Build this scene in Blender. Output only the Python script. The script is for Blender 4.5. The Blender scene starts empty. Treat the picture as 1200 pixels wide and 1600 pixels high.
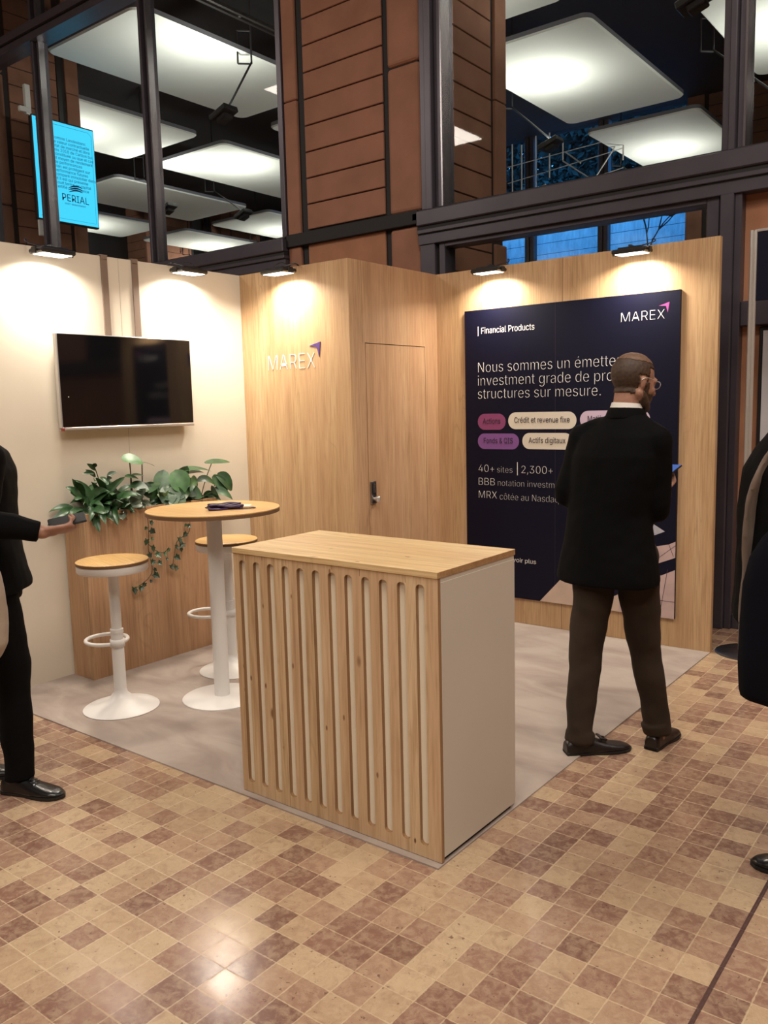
import bpy, bmesh, math, random
from mathutils import Vector, Matrix, Euler, noise

S = bpy.context.scene
COL = S.collection
R = math.radians

# ------------------------------------------------------------------ camera
cam_d = bpy.data.cameras.new('camera')
cam = bpy.data.objects.new('camera', cam_d)
COL.objects.link(cam)
cam_d.sensor_fit = 'VERTICAL'
cam_d.sensor_height = 36.0
cam_d.lens = 1310.33 * 36.0 / 1600.0
cam_d.clip_end = 200
YAW, PITCH, ROLL = 0.66176, 0.12624, -0.0241
_F = Vector((-math.sin(YAW) * math.cos(PITCH), math.cos(YAW) * math.cos(PITCH), -math.sin(PITCH)))
_r = Vector((math.cos(YAW), math.sin(YAW), 0))
_u = _r.cross(_F)
_c, _s = math.cos(ROLL), math.sin(ROLL)
_r2, _u2 = _r * _c + _u * _s, _u * _c - _r * _s
cam.matrix_world = Matrix((( _r2.x, _u2.x, -_F.x, 3.5217), (_r2.y, _u2.y, -_F.y, -5.2061), (_r2.z, _u2.z, -_F.z, 1.5718), (0, 0, 0, 1)))
S.camera = cam

# ------------------------------------------------------------------ world, light, exposure
S.view_settings.view_transform = 'Standard'
S.view_settings.look = 'None'
S.view_settings.exposure = 0.0
S.view_settings.gamma = 1.0
S.view_settings.use_curve_mapping = False
S.cycles.use_denoising = True
S.cycles.max_bounces = 8
S.cycles.transparent_max_bounces = 16
S.cycles.sample_clamp_indirect = 6.0
W = bpy.data.worlds.new('dusk_sky'); S.world = W
W.use_nodes = True
W.node_tree.nodes['Background'].inputs[0].default_value = (0.05, 0.33, 0.85, 1)   # dusk sky beyond the far windows
W.node_tree.nodes['Background'].inputs[1].default_value = 4.2

FLOOD_W = 12.0          # each booth flood light
HALL_W = 215.0         # each unseen soft light added overhead for the hall's warm ambience
UP_W = 29.0           # each uplighter under a ceiling sail

def area_light(name, loc, size, power, color, direction, size_y=None, spread=180, parent=None):
    l = bpy.data.lights.new(name, 'AREA')
    l.shape = 'RECTANGLE' if size_y else 'SQUARE'
    l.size = size
    if size_y: l.size_y = size_y
    l.energy = power; l.color = color; l.spread = R(spread)
    o = bpy.data.objects.new(name, l); COL.objects.link(o)
    o.location = loc
    o.rotation_euler = Vector(direction).to_track_quat('-Z', 'Y').to_euler()
    if parent: o.parent = parent
    return o

WARM = (1.0, 0.89, 0.77)
for i, (x, y, p) in enumerate([(2.9, -4.6, 1.0), (5.8, -6.5, 1.0), (-6.0, -5.0, 1.0), (-7.2, -8.2, 1.3), (3.5, -10.0, 1.0), (5.6, -1.2, 0.8)]):
    area_light('hall_fill_light', (x, y, 7.0), 2.6, HALL_W * p, WARM, (0, 0, -1), 1.7)  # added overhead fill without fixtures, placed clear of the glass reflections

# ------------------------------------------------------------------ helpers: mesh
def link(o, parent=None):
    COL.objects.link(o)
    if parent: o.parent = parent
    return o

def obj(name, bm, mats, parent=None, smooth=False, loc=None, autosmooth=None):
    me = bpy.data.meshes.new(name)
    bmesh.ops.recalc_face_normals(bm, faces=bm.faces[:])
    if smooth:
        for f in bm.faces: f.smooth = True
    bm.to_mesh(me); bm.free()
    for m in (mats if isinstance(mats, (list, tuple)) else [mats]): me.materials.append(m)
    o = bpy.data.objects.new(name, me)
    if loc: o.location = loc
    link(o, parent)
    if autosmooth is not None:
        me.shade_smooth()
        md = o.modifiers.new('es', 'EDGE_SPLIT'); md.split_angle = R(autosmooth)
    return o

def BM(): return bmesh.new()

def tag(o, label=None, cat=None, group=None, kind=None):
    if label: o['label'] = label
    if cat: o['category'] = cat
    if group: o['group'] = group
    if kind: o['kind'] = kind
    return o

def thing(name, label, cat, loc=(0, 0, 0), rz=0, group=None):
    o = bpy.data.objects.new(name, None); link(o)
    o.empty_display_size = 0.1
    o.location = loc; o.rotation_euler = (0, 0, rz)
    return tag(o, label, cat, group)

def struct(name, bm, mats, label, cat, parent=None, smooth=False, autosmooth=None):
    o = obj(name, bm, mats, parent, smooth, autosmooth=autosmooth)
    if not parent: tag(o, label, cat, kind='structure')
    return o

def box(bm, x0, x1, y0, y1, z0, z1, bev=0.0, mat=0, seg=1):
    vs = [bm.verts.new((x, y, z)) for x in (x0, x1) for y in (y0, y1) for z in (z0, z1)]
    idx = [(0, 1, 3, 2), (4, 6, 7, 5), (0, 4, 5, 1), (2, 3, 7, 6), (0, 2, 6, 4), (1, 5, 7, 3)]
    fs = [bm.faces.new([vs[i] for i in q]) for q in idx]
    for f in fs: f.material_index = mat
    if bev:
        es = list({e for f in fs for e in f.edges})
        r = bmesh.ops.bevel(bm, geom=es, offset=bev, segments=seg, profile=0.5, affect='EDGES')
        for f in r['faces']: f.material_index = mat
    return vs

def obox(bm, c, ax, ay, az, hx, hy, hz, bev=0.0, mat=0):
    """oriented box: centre, three unit axes, half sizes"""
    c = Vector(c)
    tmp = bmesh.new(); box(tmp, -hx, hx, -hy, hy, -hz, hz, bev)
    m = Matrix((ax, ay, az)).transposed().to_4x4(); m.translation = c
    tmp.transform(m)
    me = bpy.data.meshes.new('t'); tmp.to_mesh(me); tmp.free()
    n0 = len(bm.faces); bm.from_mesh(me); bpy.data.meshes.remove(me)
    bm.faces.ensure_lookup_table()
    for f in bm.faces[n0:]: f.material_index = mat

def lathe(bm, prof, n=48, c=(0, 0, 0), mat=0):
    rings = []
    for r, z in prof:
        if r < 1e-6: rings.append([bm.verts.new((c[0], c[1], c[2] + z))])
        else: rings.append([bm.verts.new((c[0] + r * math.cos(2 * math.pi * i / n), c[1] + r * math.sin(2 * math.pi * i / n), c[2] + z)) for i in range(n)])
    for a, b in zip(rings, rings[1:]):
        for i in range(n):
            j = (i + 1) % n
            if len(a) == 1 and len(b) == 1: continue
            if len(a) == 1: f = bm.faces.new((a[0], b[j], b[i]))
            elif len(b) == 1: f = bm.faces.new((a[i], a[j], b[0]))
            else: f = bm.faces.new((a[i], a[j], b[j], b[i]))
            f.material_index = mat

def catmull(pts, sub):
    P = [Vector(p) for p in pts]; out = []
    for i in range(len(P) - 1):
        p0, p1, p2, p3 = P[max(i - 1, 0)], P[i], P[i + 1], P[min(i + 2, len(P) - 1)]
        for k in range(sub):
            t = k / sub
            out.append(0.5 * ((2 * p1) + (p2 - p0) * t + (2 * p0 - 5 * p1 + 4 * p2 - p3) * t * t + (3 * p1 - p0 - 3 * p2 + p3) * t ** 3))
    out.append(P[-1]); return out

def tube(bm, pts, radii, n=12, closed=False, sub=0, dome=False, flat=1.0, flat_axis=None, mat=0):
    """swept tube; radii a number or a list; flat<1 squashes along flat_axis"""
    P = [Vector(p) for p in pts]
    rr = radii if isinstance(radii, (list, tuple)) else [radii] * len(P)
    if sub:
        q = catmull(P, sub)
        rr = [rr[i] + (rr[i + 1] - rr[i]) * (k / sub) for i in range(len(P) - 1) for k in range(sub)] + [rr[-1]]
        P = q
    if dome:
        t0 = (P[0] - P[1]).normalized(); t1 = (P[-1] - P[-2]).normalized()
        r0, r1 = rr[0], rr[-1]
        P = [P[0] + t0 * r0 * .98, P[0] + t0 * r0 * .8, P[0] + t0 * r0 * .45] + P + [P[-1] + t1 * r1 * .45, P[-1] + t1 * r1 * .8, P[-1] + t1 * r1 * .98]
        rr = [r0 * .2, r0 * .6, r0 * .89] + list(rr) + [r1 * .89, r1 * .6, r1 * .2]
    N = len(P); rings = []; nrm = None
    for i in range(N):
        if closed: t = (P[(i + 1) % N] - P[i - 1])
        else: t = (P[min(i + 1, N - 1)] - P[max(i - 1, 0)])
        t.normalize()
        if nrm is None:
            nrm = Vector(flat_axis) if flat_axis is not None else (Vector((0, 0, 1)) if abs(t.z) < .9 else Vector((1, 0, 0)))
        nrm = (nrm - t * nrm.dot(t)).normalized()
        bn = t.cross(nrm)
        rings.append([bm.verts.new(P[i] + (nrm * math.cos(a) * flat + bn * math.sin(a)) * rr[i]) for a in [2 * math.pi * k / n for k in range(n)]])
    pairs = list(zip(rings, rings[1:])) + ([(rings[-1], rings[0])] if closed else [])
    for a, b in pairs:
        for k in range(n):
            j = (k + 1) % n
            bm.faces.new((a[k], a[j], b[j], b[k])).material_index = mat
    if not closed:
        bm.faces.new(list(reversed(rings[0]))).material_index = mat
        bm.faces.new(rings[-1]).material_index = mat

def ellipsoid(bm, c, r, rot=None, u=20, v=14):
    m = Matrix.Translation(c) @ (rot.to_matrix().to_4x4() if rot else Matrix()) @ Matrix.Diagonal((*r, 1))
    bmesh.ops.create_uvsphere(bm, u_segments=u, v_segments=v, radius=1, matrix=m)

def prism(bm, poly, y0, y1, mat=0):
    """polygon given in (x, z) extruded from y0 (front) to y1"""
    a = [bm.verts.new((x, y0, z)) for x, z in poly]; b = [bm.verts.new((x, y1, z)) for x, z in poly]
    n = len(poly)
    bm.faces.new(a).material_index = mat; bm.faces.new(list(reversed(b))).material_index = mat
    for i in range(n):
        j = (i + 1) % n
        bm.faces.new((a[j], a[i], b[i], b[j])).material_index = mat

def rounded(x0, x1, z0, z1, r, n=6):
    out = []
    for cx, cz, a0 in ((x1 - r, z1 - r, 0), (x0 + r, z1 - r, 90), (x0 + r, z0 + r, 180), (x1 - r, z0 + r, 270)):
        for k in range(n + 1):
            a = R(a0 + 90 * k / n); out.append((cx + r * math.cos(a), cz + r * math.sin(a)))
    return out

# ------------------------------------------------------------------ helpers: materials
class NT:
    def __init__(s, name):
        s.m = bpy.data.materials.new(name); s.m.use_nodes = True
        s.t = s.m.node_tree; s.b = s.t.nodes['Principled BSDF']; s.out = s.t.nodes['Material Output']
    def n(s, typ, **kw):
        nd = s.t.nodes.new(typ)
        for k, v in kw.items(): setattr(nd, k, v)
        return nd
    def set(s, sock, v):
        if hasattr(v, 'is_output') or isinstance(v, bpy.types.NodeSocket): s.t.links.new(v, sock)
        else: sock.default_value = v
    def coord(s): return s.n('ShaderNodeTexCoord').outputs['Object']
    def mapping(s, vec, scale=(1, 1, 1), loc=(0, 0, 0), rot=(0, 0, 0)):
        nd = s.n('ShaderNodeMapping'); s.set(nd.inputs['Vector'], vec)
        nd.inputs['Scale'].default_value = scale; nd.inputs['Location'].default_value = loc; nd.inputs['Rotation'].default_value = rot
        return nd.outputs[0]
    def noise(s, vec, scale=1, detail=4, rough=.55, dist=0.0):
        nd = s.n('ShaderNodeTexNoise'); s.set(nd.inputs['Vector'], vec)
        nd.inputs['Scale'].default_value = scale; nd.inputs['Detail'].default_value = detail
        nd.inputs['Roughness'].default_value = rough; nd.inputs['Distortion'].default_value = dist
        return nd.outputs['Fac']
    def ramp(s, fac, stops):
        nd = s.n('ShaderNodeValToRGB'); s.set(nd.inputs[0], fac)
        e = nd.color_ramp.elements
        while len(e) < len(stops): e.new(0.5)
        for el, (p, c) in zip(e, stops):
            el.position = p; el.color = (*c, 1) if len(c) == 3 else c
        return nd.outputs[0]
    def math(s, op, a, b=0.0, c=0.0, clamp=False):
        nd = s.n('ShaderNodeMath', operation=op, use_clamp=clamp)
        for i, v in enumerate((a, b, c)): s.set(nd.inputs[i], v)
        return nd.outputs[0]
    def mix(s, fac, a, b, mode='MIX'):
        nd = s.n('ShaderNodeMix', data_type='RGBA', blend_type=mode)
        s.set(nd.inputs[0], fac)
        for i, v in ((6, a), (7, b)): s.set(nd.inputs[i], (*v, 1) if isinstance(v, tuple) and len(v) == 3 else v)
        return nd.outputs[2]
    def bump(s, h, strength=.2, dist=.01):
        nd = s.n('ShaderNodeBump'); s.set(nd.inputs['Height'], h)
        nd.inputs['Strength'].default_value = strength; nd.inputs['Distance'].default_value = dist
        s.t.links.new(nd.outputs[0], s.b.inputs['Normal'])
    def base(s, c): s.set(s.b.inputs['Base Color'], (*c, 1) if isinstance(c, tuple) and len(c) == 3 else c)
    def rough(s, v): s.set(s.b.inputs['Roughness'], v)

def plain(name, col, rough=.5, metal=0.0, spec=.5, var=.0, vscale=8, coat=0, bump=0, bscale=60):
    t = NT(name)
    if var:
        f = t.noise(t.coord(), vscale, 5)
        t.base(t.ramp(f, [(.3, tuple(c * (1 - var) for c in col)), (.7, tuple(min(1, c * (1 + var)) for c in col))]))
    else: t.base(col)
    t.rough(rough); t.b.inputs['Metallic'].default_value = metal
    t.b.inputs['Specular IOR Level'].default_value = spec
    if coat: t.b.inputs['Coat Weight'].default_value = coat; t.b.inputs['Coat Roughness'].default_value = .1
    if bump: t.bump(t.noise(t.coord(), bscale, 4), bump, .004)
    return t.m

def emit(name, col, strength):
    t = NT(name)
    t.base((0.01, 0.01, 0.01)); t.rough(.7)
    t.b.inputs['Specular IOR Level'].default_value = .03
    t.b.inputs['Emission Color'].default_value = (*col, 1); t.b.inputs['Emission Strength'].default_value = strength
    return t.m

def wood(name, cd, cm, cl, grain='z', fine=1.0, knots=0.0, rough=.45, flat=None):
    """long soft grain along one axis, fine pores, optional knots"""
    t = NT(name)
    k = {'x': 0, 'y': 1, 'z': 2}[grain]
    def sc(a, b): v = [a, a, a]; v[k] = b; return tuple(v)
    co = t.coord()
    broad = t.noise(t.mapping(co, sc(7, .35)), 1, 3, .5)
    fig = t.noise(t.mapping(co, sc(16, .9)), 1, 5, .6, 1.4)
    pores = t.noise(t.mapping(co, sc(130 * fine, 3.5)), 1, 3, .6)
    f = t.math('ADD', t.math('MULTIPLY', broad, .45), t.math('MULTIPLY', fig, .55))
    c = t.ramp(f, [(.30, cd), (.48, cm), (.66, cl)])
    c = t.mix(t.math('MULTIPLY', t.ramp(pores, [(.36, (1, 1, 1)), (.55, (0, 0, 0))]), .38), c, cd, 'MULTIPLY')
    if knots:
        vo = t.n('ShaderNodeTexVoronoi'); vo.inputs['Scale'].default_value = 1
        s3 = [11.0, 11.0, 11.0]; s3[k] = 5.5
        if flat: s3['xyz'.index(flat)] = .05
        t.t.links.new(t.mapping(co, tuple(s3), loc=(3.3, 1.7, 5.1)), vo.inputs['Vector'])
        sep = t.n('ShaderNodeSeparateColor'); t.t.links.new(vo.outputs['Color'], sep.inputs[0])
        keep = t.math('GREATER_THAN', sep.outputs[0], 1 - knots)
        size = t.math('MULTIPLY_ADD', sep.outputs[1], .12, .07)
        near = t.math('SUBTRACT', 1.0, t.math('DIVIDE', vo.outputs['Distance'], size), clamp=True)
        kn = t.math('MULTIPLY', t.math('MULTIPLY', near, keep), 1.8, clamp=True)
        c = t.mix(kn, c, (cd[0] * .38, cd[1] * .28, cd[2] * .22))
        v2 = t.n('ShaderNodeTexVoronoi'); v2.inputs['Scale'].default_value = 1
        s4 = [25.0, 25.0, 25.0]; s4[k] = 11.0
        if flat: s4['xyz'.index(flat)] = .05
        t.t.links.new(t.mapping(co, tuple(s4), loc=(1.3, 8.7, 2.1)), v2.inputs['Vector'])
        sp2 = t.n('ShaderNodeSeparateColor'); t.t.links.new(v2.outputs['Color'], sp2.inputs[0])
        n2 = t.math('SUBTRACT', 1.0, t.math('DIVIDE', v2.outputs['Distance'], t.math('MULTIPLY_ADD', sp2.outputs[1], .13, .06)), clamp=True)
        c = t.mix(t.math('MULTIPLY', t.math('MULTIPLY', n2, t.math('GREATER_THAN', sp2.outputs[0], .72)), 2.4, clamp=True), c, (cd[0] * .28, cd[1] * .18, cd[2] * .14))
        sk = t.noise(t.mapping(co, sc(38, 1.7), loc=(7, 2, 9)), 1, 2, .5)
        c = t.mix(t.math('MULTIPLY', t.ramp(sk, [(.66, (0, 0, 0)), (.72, (1, 1, 1))]), .6), c, (cd[0] * .5, cd[1] * .4, cd[2] * .35))
    # cathedral figure: contour lines of a stretched noise field, strong only in patches
    fld = t.noise(t.mapping(co, sc(3.2, .42), loc=(4.1, 7.7, 2.2)), 1, 3, .45, .5)
    ln = t.math('ABSOLUTE', t.math('SINE', t.math('MULTIPLY', fld, 95.0)))
    patch_ = t.ramp(t.noise(t.mapping(co, sc(4.5, 1.1), loc=(9, 3, 6)), 1, 2), [(.42, (.12, .12, .12)), (.66, (1, 1, 1))])
    c = t.mix(t.math('MULTIPLY', t.math('MULTIPLY', t.ramp(ln, [(.0, (1, 1, 1)), (.34, (0, 0, 0))]), patch_), .30), c, tuple(k * .62 for k in cd))
    tone = t.noise(t.mapping(co, sc(8.5, .06), loc=(1, 5, 3)), 1, 1)
    c = t.mix(t.math('MULTIPLY', t.ramp(tone, [(.40, (0, 0, 0)), (.60, (1, 1, 1))]), .38), c, (cm[0] * .90, cm[1] * .80, cm[2] * .82))
    t.base(c); t.rough(rough); t.b.inputs['Specular IOR Level'].default_value = .35
    t.bump(pores, .08, .002)
    return t.m

def tile_floor():
    t = NT('marble_tiles')
    co = t.coord(); P = .1025
    g = t.mapping(co, (1 / P, 1 / P, 1), loc=(-2.815 / P, 3.153 / P, 0))
    wob = t.noise(t.mapping(co, (48, 48, 48)), 1, 4)
    fl = t.n('ShaderNodeVectorMath', operation='FLOOR'); t.t.links.new(g, fl.inputs[0])
    fr = t.n('ShaderNodeVectorMath', operation='FRACTION'); t.t.links.new(g, fr.inputs[0])
    wn = t.n('ShaderNodeTexWhiteNoise', noise_dimensions='2D'); t.t.links.new(fl.outputs[0], wn.inputs['Vector'])
    v = wn.outputs['Value']
    sepc = t.n('ShaderNodeSeparateColor'); t.t.links.new(wn.outputs['Color'], sepc.inputs[0])
    zone = t.noise(t.mapping(co, (.55, .55, 1), loc=(4.2, 1.1, 0)), 1, 2)
    vv = t.math('ADD', v, t.math('MULTIPLY', t.math('SUBTRACT', zone, .5), 1.25))
    c = t.ramp(vv, [(.0, (.52, .385, .245)), (.26, (.47, .335, .21)), (.44, (.40, .262, .172)), (.58, (.325, .195, .135)), (.76, (.255, .138, .10)), (1.0, (.19, .098, .073))])
    off = t.n('ShaderNodeVectorMath', operation='SCALE'); t.t.links.new(wn.outputs['Color'], off.inputs[0]); off.inputs['Scale'].default_value = 9
    ad = t.n('ShaderNodeVectorMath', operation='ADD'); t.t.links.new(co, ad.inputs[0]); t.t.links.new(off.outputs[0], ad.inputs[1])
    cloud = t.noise(t.mapping(ad.outputs[0], (34, 34, 34)), 1, 6, .68, .4)
    c = t.mix(t.math('MULTIPLY', t.ramp(cloud, [(.42, (0, 0, 0)), (.60, (1, 1, 1))]), .38), c, (.56, .42, .28))
    dk = t.noise(t.mapping(ad.outputs[0], (19, 19, 19), loc=(3, 1, 7)), 1, 6, .7, .8)
    c = t.mix(t.math('MULTIPLY', t.ramp(dk, [(.50, (0, 0, 0)), (.72, (1, 1, 1))]), .55), c, (.24, .13, .095))
    vein = t.noise(t.mapping(ad.outputs[0], (16, 16, 16), loc=(5, 5, 5)), 1, 6, .7, 2.2)
    vm = t.math('ABSOLUTE', t.math('SUBTRACT', vein, .5))
    c = t.mix(t.math('MULTIPLY', t.ramp(vm, [(.0, (1, 1, 1)), (.03, (0, 0, 0))]), .16), c, (.19, .10, .07))
    pit = t.noise(t.mapping(ad.outputs[0], (60, 60, 60), loc=(2, 8, 5)), 1, 3, .6)
    c = t.mix(t.math('MULTIPLY', t.ramp(pit, [(.655, (0, 0, 0)), (.70, (1, 1, 1))]), .75), c, (.12, .06, .045))
    sx = t.n('ShaderNodeSeparateXYZ'); t.t.links.new(fr.outputs[0], sx.inputs[0])
    def edge(f):
        return t.math('SUBTRACT', .5, t.math('ABSOLUTE', t.math('SUBTRACT', f, .5)))
    d = t.math('MINIMUM', edge(sx.outputs[0]), edge(sx.outputs[1]))
    d = t.math('ADD', d, t.math('MULTIPLY', t.math('SUBTRACT', wob, .5), .075))
    gr = t.ramp(d, [(.010, (1, 1, 1)), (.026, (0, 0, 0))])
    c = t.mix(t.math('MULTIPLY', gr, .62), c, (.58, .44, .28))
    px = t.n('ShaderNodeSeparateXYZ'); t.t.links.new(co, px.inputs[0])
    jd = t.math('ABSOLUTE', t.math('SUBTRACT', px.outputs[0], 2.917))
    joint = t.math('LESS_THAN', jd, .0065)
    c = t.mix(joint, c, (.085, .045, .04))
    t.base(c)
    rn = t.noise(t.mapping(co, (5, 5, 5)), 1, 4)
    t.rough(t.math('ADD', t.math('MULTIPLY', rn, .14), t.math('MULTIPLY_ADD', gr, .25, .115)))
    t.b.inputs['Specular IOR Level'].default_value = .5
    t.bump(t.math('ADD', d, t.math('MULTIPLY', cloud, .02)), .06, .004)
    return t.m

def carpet_mat():
    t = NT('carpet_pile')
    co = t.coord()
    a = t.noise(t.mapping(co, (2.2, 4.5, 1)), 1, 4, .55, .6)
    b = t.noise(t.mapping(co, (420, 420, 420)), 1, 2)
    c = t.ramp(a, [(.34, (.30, .24, .21)), (.66, (.45, .385, .34))])
    c = t.mix(t.math('MULTIPLY', b, .25), c, (.30, .23, .19))
    t.base(c); t.rough(.95); t.b.inputs['Specular IOR Level'].default_value = .1
    t.b.inputs['Sheen Weight'].default_value = .15
    t.bump(b, .35, .003)
    return t.m

def terracotta(name, col):
    t = NT(name)
    co = t.coord()
    a = t.noise(t.mapping(co, (3, 3, 3)), 1, 5)
    b = t.noise(t.mapping(co, (160, 160, 160)), 1, 2)
    c = t.ramp(a, [(.3, tuple(k * .84 for k in col)), (.7, tuple(k * 1.14 for k in col))])
    t.base(t.mix(t.math('MULTIPLY', b, .22), c, tuple(k * .7 for k in col)))
    t.rough(.7); t.b.inputs['Specular IOR Level'].default_value = .3; t.bump(b, .1, .002)
    return t.m

def glass_mat():
    t = NT('window_glass')
    t.t.nodes.remove(t.b)
    fr = t.n('ShaderNodeFresnel'); fr.inputs['IOR'].default_value = 1.5
    tr = t.n('ShaderNodeBsdfTransparent'); tr.inputs[0].default_value = (.93, .95, .95, 1)
    gl = t.n('ShaderNodeBsdfGlossy'); gl.inputs['Roughness'].default_value = 0.02
    mx = t.n('ShaderNodeMixShader')
    geo = t.n('ShaderNodeNewGeometry')
    t.t.links.new(t.math('MULTIPLY', t.math('MULTIPLY', fr.outputs[0], t.math('SUBTRACT', 1.0, geo.outputs['Backfacing'])), 1.3, clamp=True), mx.inputs[0])
    t.t.links.new(tr.outputs[0], mx.inputs[1]); t.t.links.new(gl.outputs[0], mx.inputs[2])
    t.t.links.new(mx.outputs[0], t.out.inputs['Surface'])
    return t.m

def stone_wall_mat():
    t = NT('pale_stone_courses')
    co = t.coord()
    sx = t.n('ShaderNodeSeparateXYZ'); t.t.links.new(co, sx.inputs[0])
    fz = t.math('FRACT', t.math('MULTIPLY', sx.outputs[2], 1 / .30))
    line = t.math('LESS_THAN', fz, .045)
    a = t.noise(t.mapping(co, (1.2, 1, .5), rot=(0, R(25), 0)), 1, 5, .6, .6)
    st = t.noise(t.mapping(co, (14, 1, 2.5), rot=(0, R(30), 0)), 1, 4, .6)
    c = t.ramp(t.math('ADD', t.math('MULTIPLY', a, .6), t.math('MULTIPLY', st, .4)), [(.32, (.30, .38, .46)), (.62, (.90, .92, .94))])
    t.base(t.mix(line, c, (.06, .08, .1))); t.rough(.8)
    return t.m

def leaf_mat(name, a, b, rough=.4):
    t = NT(name)
    f = t.noise(t.coord(), 22, 3)
    t.base(t.ramp(f, [(.32, a), (.68, b)])); t.rough(rough)
    t.b.inputs['Specular IOR Level'].default_value = .6
    return t.m

def fabric(name, col, rough=.85, sheen=.1, scale=500):
    t = NT(name)
    n = t.noise(t.mapping(t.coord(), (scale, scale, scale)), 1, 2)
    big = t.noise(t.coord(), 7, 3)
    c = t.ramp(big, [(.3, tuple(k * .85 for k in col)), (.7, tuple(k * 1.15 for k in col))])
    t.base(t.mix(t.math('MULTIPLY', n, .3), c, tuple(k * .6 for k in col)))
    t.rough(rough); t.b.inputs['Sheen Weight'].default_value = sheen
    t.b.inputs['Specular IOR Level'].default_value = .12
    t.bump(n, .15, .001)
    return t.m

def skin_mat():
    t = NT('skin')
    n = t.noise(t.coord(), 30, 4)
    t.base(t.ramp(n, [(.3, (.29, .145, .10)), (.7, (.40, .215, .15))])); t.rough(.5)
    t.b.inputs['Subsurface Weight'].default_value = .08
    t.b.inputs['Subsurface Radius'].default_value = (.01, .004, .002)
    t.bump(t.noise(t.coord(), 220, 3), .08, .002)
    return t.m

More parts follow.
